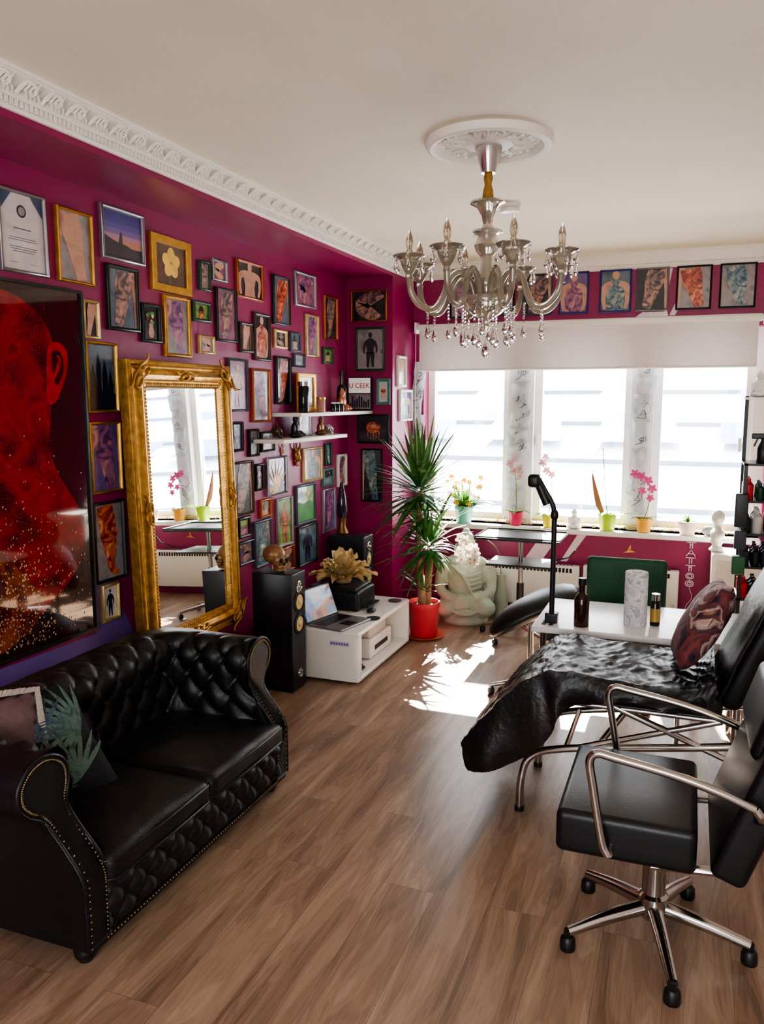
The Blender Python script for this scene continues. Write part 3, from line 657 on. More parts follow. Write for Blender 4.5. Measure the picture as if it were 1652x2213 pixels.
for A in range(-10,60):
    for B in range(-10,60):
        s=(A+B)/2*DS; t=(A-B)/2*DT
        if .02<s<LT-.02 and .05<t<.43:
            i=min(range(nt_+1),key=lambda q:abs(pl[q]-t)); p=spos(s,i); b.ell(p,.009,M_leather,n=8)
for end,s in((0,0.0),(1,LT)):
    ring=[spos(s,j,False) for j in range(nt_+1)]
    bot_in=Vector((xf(.075),ring[0].y,.075)); 
    outl=ring+[Vector((xf(.075),ring[-1].y,.075)),bot_in]
    b.tube(outl+[outl[0]],.006,M_leather,6)
    b.poly([p+Vector((.002,0,0)) for p in (outl if end else outl[::-1])],M_leather)
    for j in range(0,nt_+1):
        a=ring[max(j-1,0)];c=ring[min(j+1,nt_)]; tg=(c-a); tg.x=0; tg.normalize()
        inn=Vector((0,tg.z,-tg.y))*(1 if end==0 else -1)
        pts=ring[j]+inn*(-.014)
        nn=Vector((xf(pts.z)+.004,pts.y,pts.z)); b.ell(nn,.004,M_nail,n=6)
    z=.25
    while z>.09:
        b.ell((xf(z)+.004,ring[0].y+(-.014 if end==0 else .014),z),.004,M_nail,n=6); z-=.014
b.box(-2.36,-1.61,yi0-.08,yi1+.08,.07,.24,M_leather)
b.box(-2.40,-2.28,yi0-.02,yi1+.02,.07,.5,M_leather)
def apron(u,v):
    y=yi0-.0+(yi1-yi0)*u; z=.075+.165*v
    aa=(y)/.11+z/.11; bb=y/.11-z/.11
    vv=(abs(sin(pi*aa))*abs(sin(pi*bb)))**.5; e=min(1,min(v,1-v)*6)
    return (-1.605+.024*vv*e,y,z)
b.grid(150,22,apron,M_leather)
y=yi0
while y<yi1:
    b.ell((-1.598,y,.068),.004,M_nail,n=6); y+=.016
b.box(-2.3,-1.60,yi0-.07,yi1+.07,.055,.075,M_leather)
for y0,y1 in((yi0+.005,2.385),(2.392,yi1+.015)):
    def fn(p,y0=y0,y1=y1):
        q=p.copy(); q.z+=.008*noise.noise((p.x*7,p.y*7,3))+.003*noise.noise((p.x*25,p.y*18,7)); q.x+=.006*noise.noise((p.y*8,p.z*8,1)); return q
    b.rbox(-2.13,-1.575,y0,y1,.235,.325,.03,M_leather,inn=14,puff=.022,nr=4,fn=fn)
    for zz in(.25,.312):
        b.tube([(-2.1,y0-.0,zz),(-1.60,y0-.0,zz),(-1.577,y0+.022,zz),(-1.572,(y0+y1)/2,zz),(-1.577,y1-.022,zz),(-1.60,y1,zz)],.0045,M_leather,6)
for x,y in((-1.66,yi0-.03),(-1.66,yi1+.03),(-2.3,yi0),(-2.3,yi1)):
    b.lathe([(.022,0),(.034,.02),(.036,.04),(.024,.062),(.024,.07)],M_black,(x,y,0),16)
sofa=b.finish('chesterfield_sofa',(-2.0,2.38,0),ang=60,merge=True)
def pillow(b,w,h,t,m,back=None,fringe=None,n=18):
    for sg in(1,-1):
        def fn(u,v):
            x=(u-.5)*2;y=(v-.5)*2
            k=max(0,(1-x*x))*max(0,(1-y*y))
            pinch=1-.06*(1-abs(x))*abs(y)**3; pinch2=1-.06*(1-abs(y))*abs(x)**3
            return (x*w/2*pinch2,y*h/2*pinch,sg*t/2*k**.42+.004*noise.noise((x*3,y*3,sg)))
        b.grid(n,n,fn,m if sg>0 or back is None else back,flip=sg<0)
    if fringe:
        N=260
        for i in range(N):
            u=i/N*4; k=int(u);f=(u-k)*2-1
            x,y=[(f,-1),(1,f),(-f,1),(-1,-f)][k]; x*=w/2;y*=h/2; l=Vector((x,y,0)).normalized()*.022
            b.tube([(x,y,0),(x+l.x,y+l.y,random.uniform(-.008,.008))],.003,fringe,3)
M_palmbg=mat('palm_cushion_ground',(20,22,26),rough=.85,var=.2)
PL=[ramp_mat('palm_print_teal',[(36,56,58),(84,108,98),(56,80,76)],scale=20,rough=.85,coat=0),ramp_mat('palm_print_sage',[(70,78,58),(112,114,86),(84,90,66)],scale=20,rough=.85,coat=0),ramp_mat('palm_print_blue',[(34,46,62),(64,82,96),(46,62,80)],scale=20,rough=.85,coat=0)]
b=MB(); b.M=Matrix.Translation((-1.985,1.985,.535))@Matrix.Rotation(radians(66),4,'Z')@Matrix.Rotation(radians(52),4,'X')@Matrix.Rotation(radians(8),4,'Z')
w_,h_,t_2=.40,.40,.13
pillow(b,w_,h_,t_2,M_palmbg)
def onp(x,y):
    X=max(-.98,min(.98,x/(w_/2)));Y=max(-.98,min(.98,y/(h_/2))); k=(1-X*X)*(1-Y*Y)
    return (X*w_/2*.995,Y*h_/2*.995,t_2/2*k**.42+.0045+.004*noise.noise((X*3,Y*3,1)))
for fx,fy,fa,fl_ in((-.12,-.14,.9,.2),(.06,-.15,1.9,.22),(.15,.02,2.6,.2),(-.02,.02,1.2,.2),(-.16,.06,.5,.18),(.05,.14,3.4,.16),(-.1,.16,-.4,.18)):
    m=random.choice(PL)
    for k in range(11):
        a=fa+(k-5)*.26; L_=fl_*(1-.03*abs(k-5)); vs=[];fs=[]
        for i in range(9):
            t=i/8; w=.009*sin(pi*min(1,t*.93+.07)); px=fx+cos(a)*L_*t; py=fy+sin(a)*L_*t
            vs+=[onp(px-sin(a)*w,py+cos(a)*w),onp(px+sin(a)*w,py-cos(a)*w)]
        for i in range(8): fs.append((2*i,2*i+1,2*i+3,2*i+2))
        b.add(vs,fs,m)
b.finish('palm_leaf_pillow',(-1.985,1.985,.36),merge=False)
M_fr=mat('cream_lace',(196,184,176),rough=.9)
b=MB(); b.M=Matrix.Translation((-2.06,1.86,.60))@Matrix.Rotation(radians(50),4,'Z')@Matrix.Rotation(radians(58),4,'X')
pillow(b,.30,.30,.09,mat('dusty_pillow_fabric',(96,74,76),rough=.9,var=.3,scale=20),fringe=M_fr); b.finish('lace_edged_pillow',(-2.06,1.86,.45))
# ------------------------------------------------------------------ speakers
M_cone=mat('speaker_cone',(196,176,120),rough=.4,metal=.2)
M_rub=mat('speaker_rubber',(14,14,16),rough=.6)
def speaker(x0,x1,y0,y1,h,name,drv):
    b=MB(); b.rbox(x0,x1,y0,y1,.012,h,.006,M_spk,inn=1,nr=2); b.box(x0+.01,x1-.01,y0+.01,y1-.01,0,.015,M_black)
    yc=(y0+y1)/2
    for z,r,m in drv:
        b.M=Matrix.Translation((x1,yc,z))@Matrix.Rotation(pi/2,4,'Y')
        b.lathe([(r*1.18,-.001),(r*1.18,.005),(r*1.02,.007),(r,.004),(r*.92,.009),(r*.85,.003),(r*.35,.001),(r*.3,.004),(r*.15,.008),(0,.009)],M_chrome if m=='c' else M_rub,n=28)
        if m!='c': b.lathe([(r*.8,.004),(r*.35,.0025),(r*.32,.006),(r*.16,.011),(0,.012)],M_cone,n=24)
    b.M=Matrix.Identity(4)
    return b.finish(name,(x1,yc,0))
DR=[(.62,.03,'c'),(.53,.055,'y'),(.40,.055,'y'),(.10,.025,'c')]
speaker(-2.36,-2.10,4.05,4.225,.705,'floor_speaker',DR)
speaker(-2.50,-2.21,5.42,5.60,.70,'floor_speaker',DR)
M_gs=mat('bone_bronze_skull',(140,106,70),rough=.4,metal=.35,var=.3,scale=25)
M_dark=mat('socket_dark',(18,12,8),rough=.8)
def skull(c,s,name,m,rot=0,dark=M_dark):
    b=MB(); b.M=Matrix.Translation(c)@Matrix.Rotation(rot,4,'Z')@Matrix.Scale(s,4)
    b.ell((-.15,0,.78),(.62,.48,.48),m,n=20); b.ell((.25,0,.55),(.30,.36,.36),m,n=16); b.ell((.36,0,.26),(.2,.26,.16),m,n=14)
    b.ell((.30,0,.10),(.24,.27,.10),m,n=14)
    for sg in(-1,1):
        b.ell((.33,sg*.33,.42),(.2,.07,.07),m,n=8); b.ell((.10,sg*.34,.18),(.07,.05,.18),m,n=8); b.ell((.47,sg*.2,.74),(.09,.16,.05),m,n=8)
        b.ell((.52,sg*.17,.56),(.09,.12,.11),dark,n=12)
    b.ell((.56,0,.38),(.06,.06,.09),dark,n=8)
    for k in range(-4,5):
        b.ell((.53-.006*k*k,k*.05,.235),(.03,.022,.045),m,n=6); b.ell((.53-.006*k*k,k*.05,.155),(.03,.022,.04),m,n=6)
    b.M=Matrix.Identity(4)
    return b.finish(name,c,ang=80,merge=False)
skull((-2.24,4.13,.707),.122,'decorative_skull',M_gs,radians(-18))
# ------------------------------------------------------------------ media cabinet
b=MB(); x0,x1,y0,y1,z1=-2.50,-1.79,4.30,5.23,.325; M_in=mat('cabinet_inner',(205,200,192),rough=.5)
t=.03
b.rbox(x0,x1,y0,y1,z1-t,z1,.014,M_white,inn=1)
b.rbox(x0,x1,y0,y1,.015,.015+t,.014,M_white,inn=1)
b.box(x0,x1-.03,y0,y0+.02,.02,z1-.01,M_white); b.box(x0,x0+.02,y0,y1,.02,z1-.01,M_white); b.box(x0,x1-.005,y1-.03,y1,.02,z1-.01,M_white)
b.rbox(x1-.06,x1,y0,y0+.07,.015,z1,.03,M_white,inn=1)
b.box(x0+.02,x1-.35,4.72,4.74,.04,z1-.02,M_in); b.box(x0+.02,x1-.38,y0+.02,y1-.03,.04,z1-.02,M_in)
b.box(x0+.05,x1-.03,4.42,5.1,.0,.016,M_black)
b.box(-2.1,-1.83,4.40,4.50,.046,.06,M_black); b.box(-2.1,-1.84,4.41,4.49,.06,.075,mat('book_blue',(60,80,120)))
b.finish('media_cabinet',(-2.15,4.77,0))
b=MB()
b.rbox(-2.12,-1.86,4.66,5.05,.047,.17,.012,M_white,inn=1); b.rbox(-2.1,-1.88,4.70,5.0,.17,.235,.015,M_in,inn=1); b.box(-1.862,-1.857,4.74,4.97,.09,.12,M_black)
b.finish('white_printer',(-2,4.85,.046))
b=MB(); b.box(-1.98,-1.85,4.2975,4.2995,.235,.265,mat('label_paper',(205,200,215),rough=.5)); 
for i in range(7): b.box(-1.972+i*.017,-1.96+i*.017,4.2965,4.2974,.243,.257,mat('label_violet',(120,90,160)))
b.finish('cabinet_label',(-1.9,4.3,.25))
M_scr=ramp_mat('laptop_screen',[(60,110,190),(150,190,230),(220,150,80),(60,90,150)],scale=5,rough=.2)
M_alu=mat('laptop_aluminium',(150,152,158),rough=.35,metal=.7)
b=MB(); b.M=Matrix.Translation((-1.99,4.455,z1+.001))@Matrix.Rotation(radians(-12),4,'Z')
b.rbox(-.12,.13,-.15,.17,0,.014,.006,M_alu,inn=1)
for i in range(5):
    for j in range(13): b.box(-.10+i*.021,-.083+i*.021,-.135+j*.0215,-.117+j*.0215,.014,.016,M_black)
b.box(.03,.11,-.04,.05,.014,.0147,M_black)
b.M=b.M@Matrix.Translation((-.12,0,.008))@Matrix.Rotation(radians(-22),4,'Y')
b.rbox(-.006,.0,-.16,.17,0,.215,.003,M_black,inn=1); b.box(.0,.0012,-.15,.16,.015,.205,M_scr)
b.M=Matrix.Identity(4); b.finish('laptop',(-1.99,4.455,z1))
b=MB(); b.ell((-1.90,4.78,z1+.014),(.028,.045,.0139),M_black,n=14); b.finish('computer_mouse',(-1.90,4.78,z1))
for cx_,cy_ in((-1.86,5.12),(-1.83,4.64)):
    b=MB(); b.lathe([(.04,0),(.045,.003),(.045,.006),(.03,.008),(0,.004)],M_black,(cx_,cy_,z1+.001),24); b.finish('metal_coaster',(cx_,cy_,z1))
b=MB(); b.rbox(-2.36,-1.98,4.74,5.06,z1+.001,z1+.13,.02,M_black,inn=1); b.rbox(-2.34,-2.0,4.76,5.04,z1+.12,z1+.15,.012,M_spk,inn=1)
b.box(-1.985,-1.93,4.80,5.0,z1+.02,z1+.03,M_spk); b.box(-1.982,-1.975,4.8,5.0,z1+.05,z1+.085,M_rub); b.finish('inkjet_printer',(-2.17,4.9,z1))
M_gl=mat('gold_leaf_bowl',(214,192,142),rough=.4,metal=.5,var=.2,scale=14,bump=.3,bscale=60)
b=MB(); c=(-2.15,4.9,z1+.152)
b.lathe([(.03,0),(.05,.005),(.06,.03),(0,.04)],M_gl,c,16)
for lay,(cnt,L,rise) in enumerate(((13,.22,.03),(11,.20,.10),(8,.15,.17))):
    for k in range(cnt):
        a=2*pi*(k+lay*.4)/cnt+random.uniform(-.1,.1); LL=L*random.uniform(.85,1.1); n=12; vs=[];fs=[]; ri=rise*random.uniform(.8,1.2)
        for i in range(n+1):
            t=i/n; w=.040*sin(pi*min(1,t*.9+.1))**.9; r=.015+LL*t*(.92-.15*lay); z=.02+ri*t**.8+.02*sin(t*pi)-.03*max(0,t-.7)
            for q in(-1,-.5,0,.5,1):
                rip=.006*sin(t*26+q*2)*abs(q)
                vs.append((c[0]+r*cos(a)-q*w*sin(a),c[1]+r*sin(a)+q*w*cos(a),c[2]+z+.022*abs(q)+rip))
        for i in range(n):
            for q in range(4): fs.append((i*5+q,(i+1)*5+q,(i+1)*5+q+1,i*5+q+1))
        b.add(vs,fs,M_gl)
b.finish('gold_leaf_bowl',c,ang=70)
b=MB(); c=(-2.43,5.52,.702)
b.lathe([(.045,0),(.05,.005),(.028,.06),(.034,.12)],mat('lamp_bronze',(120,84,50),rough=.35,metal=.7),c,20); b.lathe([(.034,.12),(.045,.16),(.036,.26),(.024,.32)],mat('violet_glass',(60,44,70),rough=.1,trans=.3),c,20); b.lathe([(.024,.32),(.012,.385),(.0,.39)],mat('purple_cap',(50,40,60),rough=.3,metal=.6),c,20)
b.finish('lava_lamp',c)
# ------------------------------------------------------------------ wall shelves + things
for z,y0,y1 in((1.615,4.66,5.905),(1.455,4.42,5.40)):
    b=MB(); b.rbox(XL,XL+.22,y0,y1,z-.024,z,.003,M_white,inn=1,nr=1); b.finish('wall_shelf',(XL,y0,z))
def bottle(x,y,z,r,h,m,cap,name='bottle',neck=.3,nh=.22):
    b=MB(); b.lathe([(r*.95,0),(r,.004),(r,h*(.98-nh-.12)),(r*.8,h*(1-nh-.06)),(r*neck,h*(1-nh)),(r*neck,h*.88)],m,(x,y,z),16); b.lathe([(r*neck*1.25,h*.86),(r*neck*1.25,h),(0,h)],cap,(x,y,z),12)
    return b.finish(name,(x,y,z))
M_bb=mat('bottle_black',(20,18,20),rough=.2); M_lab=mat('bottle_label',(205,195,180),rough=.5); M_amb=mat('bottle_amber',(50,24,14),rough=.12,trans=.2); M_dkgl=mat('dark_glass',(24,20,34),rough=.08)
bottle(-2.38,4.80,1.616,.035,.20,M_dkgl,M_chrome,'perfume_bottle',.9,.05)
bottle(-2.37,5.04,1.616,.03,.10,mat('candle_wax_rose',(170,120,110),rough=.5),M_gold,'candle_jar',.9,.05)
for y in(5.22,5.29,5.36): bottle(-2.36,y,1.616,.02,.065,M_dkgl,FG['c'],'ink_bottle',.6,.15)
bottle(-2.47,5.62,1.616,.036,.30,M_dkgl,M_black,'wine_bottle',.33,.34)
picture((XL+.06,5.05,1.75),(0,1,0),(1,0,0),.27,.26,'G','n','face','s',.03)
def figurine(c,s,m,name,rot=0,ears=False):
    b=MB(); b.M=Matrix.Translation(c)@Matrix.Rotation(rot,4,'Z')@Matrix.Scale(s,4)
    b.ell((0,0,.12),(.34,.42,.14),m,n=14); b.ell((.22,.2,.14),(.22,.18,.1),m,n=10); b.ell((.22,-.2,.14),(.22,.18,.1),m,n=10)
    b.ell((-.03,0,.42),(.2,.26,.3),m,n=14); b.ell((0,0,.84),(.15,.15,.18),m,n=14); b.ell((0,0,.66),(.08,.08,.1),m,n=8)
    for sg in(-1,1):
        b.ell((.04,sg*.27,.42),(.07,.08,.22),m,n=8); b.ell((.16,sg*.14,.27),(.14,.08,.06),m,n=8)
        if ears: b.ell((0,sg*.10,1.03),(.04,.05,.11),m,n=6)
    if not ears: b.ell((-.02,0,1.04),(.07,.07,.07),m,n=8)
    b.M=Matrix.Identity(4); return b.finish(name,c,remesh=.035*s)
figurine((-2.40,5.47,1.616),.155,mat('figurine_rose_gold',(190,120,90),rough=.3,metal=.5),'seated_figurine',0,True)
figurine((-2.40,4.72,1.456),.14,M_black,'black_cat_figurine',0,True)
skull((-2.44,4.55,1.456),.06,'small_skull',mat('bronze_dark',(80,66,50),rough=.35,metal=.6),0)
figurine((-2.42,5.14,1.456),.12,mat('figurine_bronze',(110,76,44),rough=.35,metal=.6),'bronze_figurine')
skull((-2.42,5.28,1.456),.055,'small_skull',M_chrome,0)
picture((XL+.10,4.93,1.532),(0,1,0),(1,0,0),.20,.15,'S','w','face','s',.014,name='photo_frame')
b=MB(); b.rbox(-2.52,-2.325,YP-.055,YP-.012,1.617,1.872,.006,M_black,inn=1); b.box(-2.512,-2.333,YP-.0575,YP-.054,1.75,1.865,mat('lightbox_face',(236,234,228),rough=.4,em=.15)); b.box(-2.512,-2.333,YP-.0575,YP-.054,1.63,1.742,BG['n'])
for i in range(9):
    b.box(-2.505+i*.019,-2.492+i*.019,YP-.059,YP-.0572,1.64,1.64+random.uniform(.03,.09),FG['d'])
lb=b.finish('lightbox_sign',(-2.42,YP-.03,1.617))
text('letters','U CEEK',.052,mat('red_letters',(190,30,30),rough=.4),lb,(-2.422,YP-.0585,1.79),(pi/2,0,0))
def mask(y,z,s,m,name):
    b=MB(); b.M=Matrix.Translation((XL,y,z))@Matrix.Scale(s,4)
    b.ell((.12,0,.1),(.16,.26,.34),m,n=14); b.ell((.22,0,-.05),(.12,.14,.2),m,n=10); b.ell((.1,0,-.35),(.1,.18,.16),m,n=10)
    for sg in(-1,1):
        b.tube(crv([(.1,sg*.18,.35),(.12,sg*.34,.55),(.1,sg*.30,.85)],5),[.09,.02],m,8); b.ell((.23,sg*.12,.14),(.05,.07,.05),M_dark,n=8)
    b.M=Matrix.Identity(4); return b.finish(name,(XL,y,z))
mask(5.0,1.31,.13,mat('mask_bronze',(150,104,60),rough=.35,metal=.6,var=.4,scale=40),'horned_mask')
mask(4.71,1.50,.07,mat('mask_red',(120,40,44),rough=.4,var=.3),'small_wall_mask'); mask(4.80,1.36,.06,mat('mask_bone',(196,170,140),rough=.5),'small_wall_mask')
# ------------------------------------------------------------------ plants
M_leafA=ramp_mat('yucca_leaf',[(34,74,34),(64,116,48),(42,92,40),(120,156,84)],scale=5,rough=.35,coat=.3)
M_leafB=mat('orchid_leaf',(76,126,44),rough=.35,var=.25,transl=.25); M_soil=mat('soil',(46,34,26),rough=.95,bump=.8,bscale=60)
M_bark=mat('yucca_bark',(150,124,92),rough=.9,var=.3,scale=20,bump=.8,bscale=50)
c=Vector((-1.745,5.42,0))
b=MB()
M_potr=mat('red_pot',(190,58,72),rough=.45,var=.1)
b.lathe([(.0,.012),(.088,.012),(.097,.02),(.106,.22),(.112,.225),(.115,.265),(.104,.265),(.10,.235),(0,.235)],M_potr,c,32)
b.lathe([(.0,0),(.12,0),(.15,.022),(.145,.024),(.118,.008),(0,.008)],mat('terracotta_saucer',(190,74,48),rough=.5),c,32)
b.lathe([(.1,.236),(0,.24)],M_soil,c,20)
b.tube(crv([c+Vector((-.02,0,.22)),c+Vector((-.03,0,.5)),c+Vector((-.05,.02,.8)),c+Vector((-.04,.02,1.06))],6),[.026,.020],M_bark,10)
b.tube(crv([c+Vector((.02,.02,.22)),c+Vector((.03,.0,.42)),c+Vector((.05,.0,.62))],6),[.028,.024],M_bark,10)
b.tube([c+Vector((0,-.03,.22)),c+Vector((.0,-.035,.36))],.026,M_bark,10)
def crown(p,n,l0,l1,e0,e1,w,zr,d0,d1):
    for i in range(n):
        t=i/n; az=i*2.399+random.uniform(-.2,.2); el=radians(e0+(e1-e0)*t**.85+random.uniform(-9,9))
        L_=random.uniform(l0,l1)
        px,py=p[0]+L_*cos(az)*cos(el),p[1]+L_*sin(az)*cos(el)
        if px<-2.12 and py>5.5: L_*=.8
        if cos(az)>.1 and el<radians(22): L_*=.5
        elif cos(az)>.25 and el<radians(45): L_*=.8
        if px<-2.0: L_*=1.08 if py<5.6 else 1
        b.leaf((p[0]+.02*cos(az),p[1]+.02*sin(az),p[2]+zr*(1-t)),az,el,L_,w*random.uniform(.8,1.2),random.uniform(d0,d1),M_leafA,9)
crown(c+Vector((-.04,.02,1.00)),84,.40,.54,84,-24,.0225,.12,.25,.85)
crown(c+Vector((-.0,.0,.84)),34,.30,.42,40,-30,.019,.10,.4,1.1)
crown(c+Vector((.04,.0,.60)),64,.32,.44,78,-35,.019,.12,.5,1.3)
crown(c+Vector((-.0,-.035,.34)),14,.16,.24,80,10,.012,.05,.4,1.1)
b.finish('potted_yucca',c,ang=60,merge=False)
# buddha statue
M_cel=mat('celadon_stone',(154,162,144),rough=.6,var=.14,scale=10,bump=.3,bscale=30)
b=MB(); b.M=Matrix.Translation((-1.58,5.95,0))@Matrix.Rotation(radians(-75),4,'Z')
b.lathe([(.17,0),(.18,.02),(.17,.05),(.15,.07)],M_cel,n=24)
b.ell((0,0,.15),(.17,.20,.12),M_cel,n=20)
for sg in(-1,1):
    b.ell((.08,sg*.13,.13),(.13,.09,.08),M_cel,Matrix.Rotation(sg*.5,4,'Z').to_euler(),n=14)
    b.tube(crv([(-.02,sg*.15,.46),(.0,sg*.19,.34),(.06,sg*.18,.24),(.13,sg*.06,.20)],5),[.05,.035],M_cel,10)
    b.ell((0,sg*.075,.56),(.02,.02,.05),M_cel,n=8)
b.ell((-.01,0,.34),(.11,.15,.20),M_cel,n=20); b.ell((-.01,0,.46),(.09,.165,.07),M_cel,n=16)
b.tube([(0,0,.48),(.0,0,.55)],.045,M_cel,10)
b.ell((.01,0,.59),(.075,.072,.095),M_cel,n=18); b.ell((.0,0,.66),(.06,.06,.04),M_cel,n=14); b.ell((0,0,.70),(.03,.03,.03),M_cel,n=10); b.ell((.085,0,.58),(.012,.012,.022),M_cel,n=8)
for k in range(6): b.tube(crv([(.10,-.12+.02*k,.46),(.125,.0+.01*k,.38-.03*k),(.10,.12,.40-.035*k)],5),.009,M_cel,6)
for k in range(5): b.tube(crv([(.16,-.18+.03*k,.15-.01*k),(.2,.0,.09+.012*k),(.16,.18-.03*k,.15-.01*k)],5),.008,M_cel,6)
b.M=Matrix.Identity(4); b.finish('buddha_statue',(-1.58,5.95,0),remesh=.007)
# orchids
M_fw=mat('petal_white',(240,232,226),rough=.6,transl=.3); M_fp=mat('petal_pink',(220,100,168),rough=.6,transl=.3); M_stem=mat('orchid_stem',(90,110,50),rough=.6); M_fc=mat('petal_throat',(200,120,60),rough=.6)
M_fy=mat('petal_yellow_real',(240,210,50),rough=.6,transl=.2); M_fb=mat('petal_blush',(226,190,196),rough=.6,transl=.25)
def flower(b,p,r,m,face=(-.1,-1,.1)):
    z=Vector(face).normalized(); x=z.cross(Vector((0,0,1))).normalized(); y=x.cross(z)*-1
    Mo=b.M; b.M=Matrix(((x.x,y.x,z.x,p[0]),(x.y,y.y,z.y,p[1]),(x.z,y.z,z.z,p[2]),(0,0,0,1)))
    for k in range(5):
        a=2*pi*k/5+pi/2; b.ell((.55*r*cos(a),.55*r*sin(a),.002*k),(.5*r,.36*r,.08*r),m,Matrix.Rotation(a,3,'Z').to_euler(),n=8)
    b.ell((0,0,.2*r),(.16*r,.16*r,.2*r),M_fc,n=6); b.M=Mo
def pot(b,x,y,z,r,h,m,flare=.75,band=True):
    b.lathe([(0,0),(r*flare,0),(r*flare*1.02,.004),(r*.96,h*.8),(r,h*.82),(r*1.03,h),(r*.92,h),(r*.9,h*.85),(0,h*.82)],m,(x,y,z),24)
    b.lathe([(r*.9,h*.86),(0,h*.9)],M_soil,(x,y,z),14)
ZS=.701
def orchid(x,y,r,h,mp,stem,fl,fm,name,nl=5,ll=.16,extra=None):
    b=MB(); pot(b,x,y,ZS,r,h,mp)
    for k in range(nl):
        a=k*2.4+x*3; L_=ll*random.uniform(.7,1.1)
        if sin(a)>.3: L_*=.45
        b.leaf((x,y,ZS+h*.88),a,radians(35),L_,.026,1.3,M_leafB,7)
    if stem:
        P_=crv([(x+sx,y+sy,ZS+h*.88+sz) for sx,sy,sz in stem],5); b.tube(P_,.003,M_stem,5)
    for fx,fz,fr in fl: flower(b,(x+fx,y-.02,ZS+h*.88+fz),fr,fm)
    if extra: extra(b)
    return b.finish(name,(x,y,ZS),ang=60,merge=False)
ys=YB-.02
mk=lambda n,c,**k:mat(n,c,rough=.35,transl=.15,**k)
orchid(-1.29,ys,.055,.11,mk('pot_magenta',(206,40,96)),[(0,0,0),(.0,0,.15),(-.01,0,.30),(-.04,0,.38)],[(-.02,.34,.036),(.03,.36,.034),(-.05,.40,.034),(.03,.30,.03),(-.02,.43,.026)],M_fb,'potted_orchid')
orchid(-1.03,ys,.05,.10,mk('pot_yellow',(216,206,40)),[(0,0,0),(.02,0,.2),(.0,0,.34),(-.05,0,.42)],[(-.02,.36,.034),(-.05,.42,.034),(.02,.33,.03),(-.03,.47,.028)],M_fb,'potted_orchid')
orchid(-.58,ys,.068,.13,mk('pot_lime',(178,214,30)),[(0,0,0),(-.02,0,.16),(-.05,0,.52)],[],M_fw,'potted_orchid',5,.20,
  lambda b:[b.leaf((-.60,ys,ZS+.12),radians(172),radians(72),.36,.042,.0,mat('brown_spathe',(150,96,60),rough=.6),8,.9),b.leaf((-.57,ys,ZS+.12),radians(-20),radians(14),.20,.03,.2,M_leafB,8,.4)])
orchid(-.31,ys,.062,.11,mk('pot_orange',(240,176,70)),[(0,0,0),(.03,0,.14),(.02,0,.28),(-.08,0,.36)],[(.02,.30,.036),(-.03,.33,.038),(-.08,.35,.034),(.05,.24,.036),(-.02,.22,.032),(.04,.17,.03)],M_fp,'potted_orchid')
b=MB(); pot(b,-1.72,ys,ZS,.078,.14,mk('pot_teal',(120,190,180)))
for i in range(90):
    a=random.uniform(0,2*pi); L_=random.uniform(.12,.28)
    if sin(a)>.3: L_*=.4
    b.leaf((-1.72+.03*cos(a),ys+.03*sin(a),ZS+.12),a,radians(random.uniform(20,85)),L_,.018,1.0,M_leafB,6)
for i in range(30):
    flower(b,(-1.72+random.uniform(-.15,.17),ys-.03+random.uniform(-.08,.03),ZS+.18+random.uniform(-.04,.20)),.024,M_fy if i%3 else M_fw)
b.finish('potted_flowers',(-1.72,ys,ZS),ang=60,merge=False)
b=MB(); pot(b,.0,ys,ZS,.07,.10,mat('pot_cream_brown',(200,180,165),rough=.6),.7)
for i in range(26):
    a=i*2.4; b.leaf((.0,ys,ZS+.09),a,radians(20+50*(i%3)/2),.07,.008,.6,M_leafB,5)
b.finish('potted_succulent',(.0,ys,ZS),merge=False)
b=MB(); b.ell((.15,ys,ZS+.038),(.05,.04,.038),mat('grey_stone',(120,122,126),rough=.8),n=14); b.finish('decorative_stone',(.15,ys,ZS))
figurine((-.83,ys,ZS),.15,mat('white_porcelain',(232,232,232),rough=.25),'white_buddha_figurine',radians(-90))
b=MB(); x,y=-1.34,6.12
b.lathe([(.0,0),(.045,0),(.06,.1),(.04,.26),(.03,.33),(.036,.35)],M_cel,(x,y,0),20)
P_=crv([(x,y,.34),(x-.01,y-.08,.55),(x-.10,y-.22,.66),(x-.20,y-.34,.62),(x-.24,y-.38,.54)],6); b.tube(P_,.0035,M_stem,5)
for i in range(13): flower(b,(-1.54+random.uniform(-.05,.09),5.74+random.uniform(-.03,.03),.585+random.uniform(-.09,.10)),.042,M_fw,(random.uniform(-.4,.3),-1,.1))
b.finish('white_orchid_vase',(x,y,0),ang=60,merge=False)
# ------------------------------------------------------------------ radiators
def radiator(x0,x1,z0,z1):
    b=MB(); y1=YB-.03;y0=y1-.075
    b.rbox(x0,x1,y0,y1,z0,z1,.012,M_white,inn=1)
    n=int((x1-x0-.06)/.028)
    for i in range(n): b.box(x0+.03+i*.028,x0+.03+i*.028+.018,y0-.002,y0+.004,z1-.055,z1-.02,M_dark)
    for i in range(n): b.box(x0+.03+i*.028,x0+.03+i*.028+.018,y0+.02,y0+.05,z1-.002,z1+.001,M_dark)
    b.box(x0+.1,x0+.14,y1,YB-.001,z0+.1,z1-.1,M_white); b.box(x1-.14,x1-.1,y1,YB-.001,z0+.1,z1-.1,M_white)
    b.box(x1-.05,x1-.02,y0-.004,y0,z0+.05,z0+.1,M_in)
    b.finish('electric_radiator',((x0+x1)/2,y1,z0))
radiator(-1.60,-.77,.08,.415); radiator(-.74,-.04,.08,.43)
b=MB(); y=YB-.006
b.add([(-.36,y,.54),(-.41,y,.558),(-.455,y,.53),(-.425,y,.545),(-.40,y,.60),(-.395,y,.56),(-.40,y,.535)],[(0,1,6),(1,5,4,3,6),(3,2,6)],M_gold); b.finish('gold_bird_ornament',(-.41,y,.55))
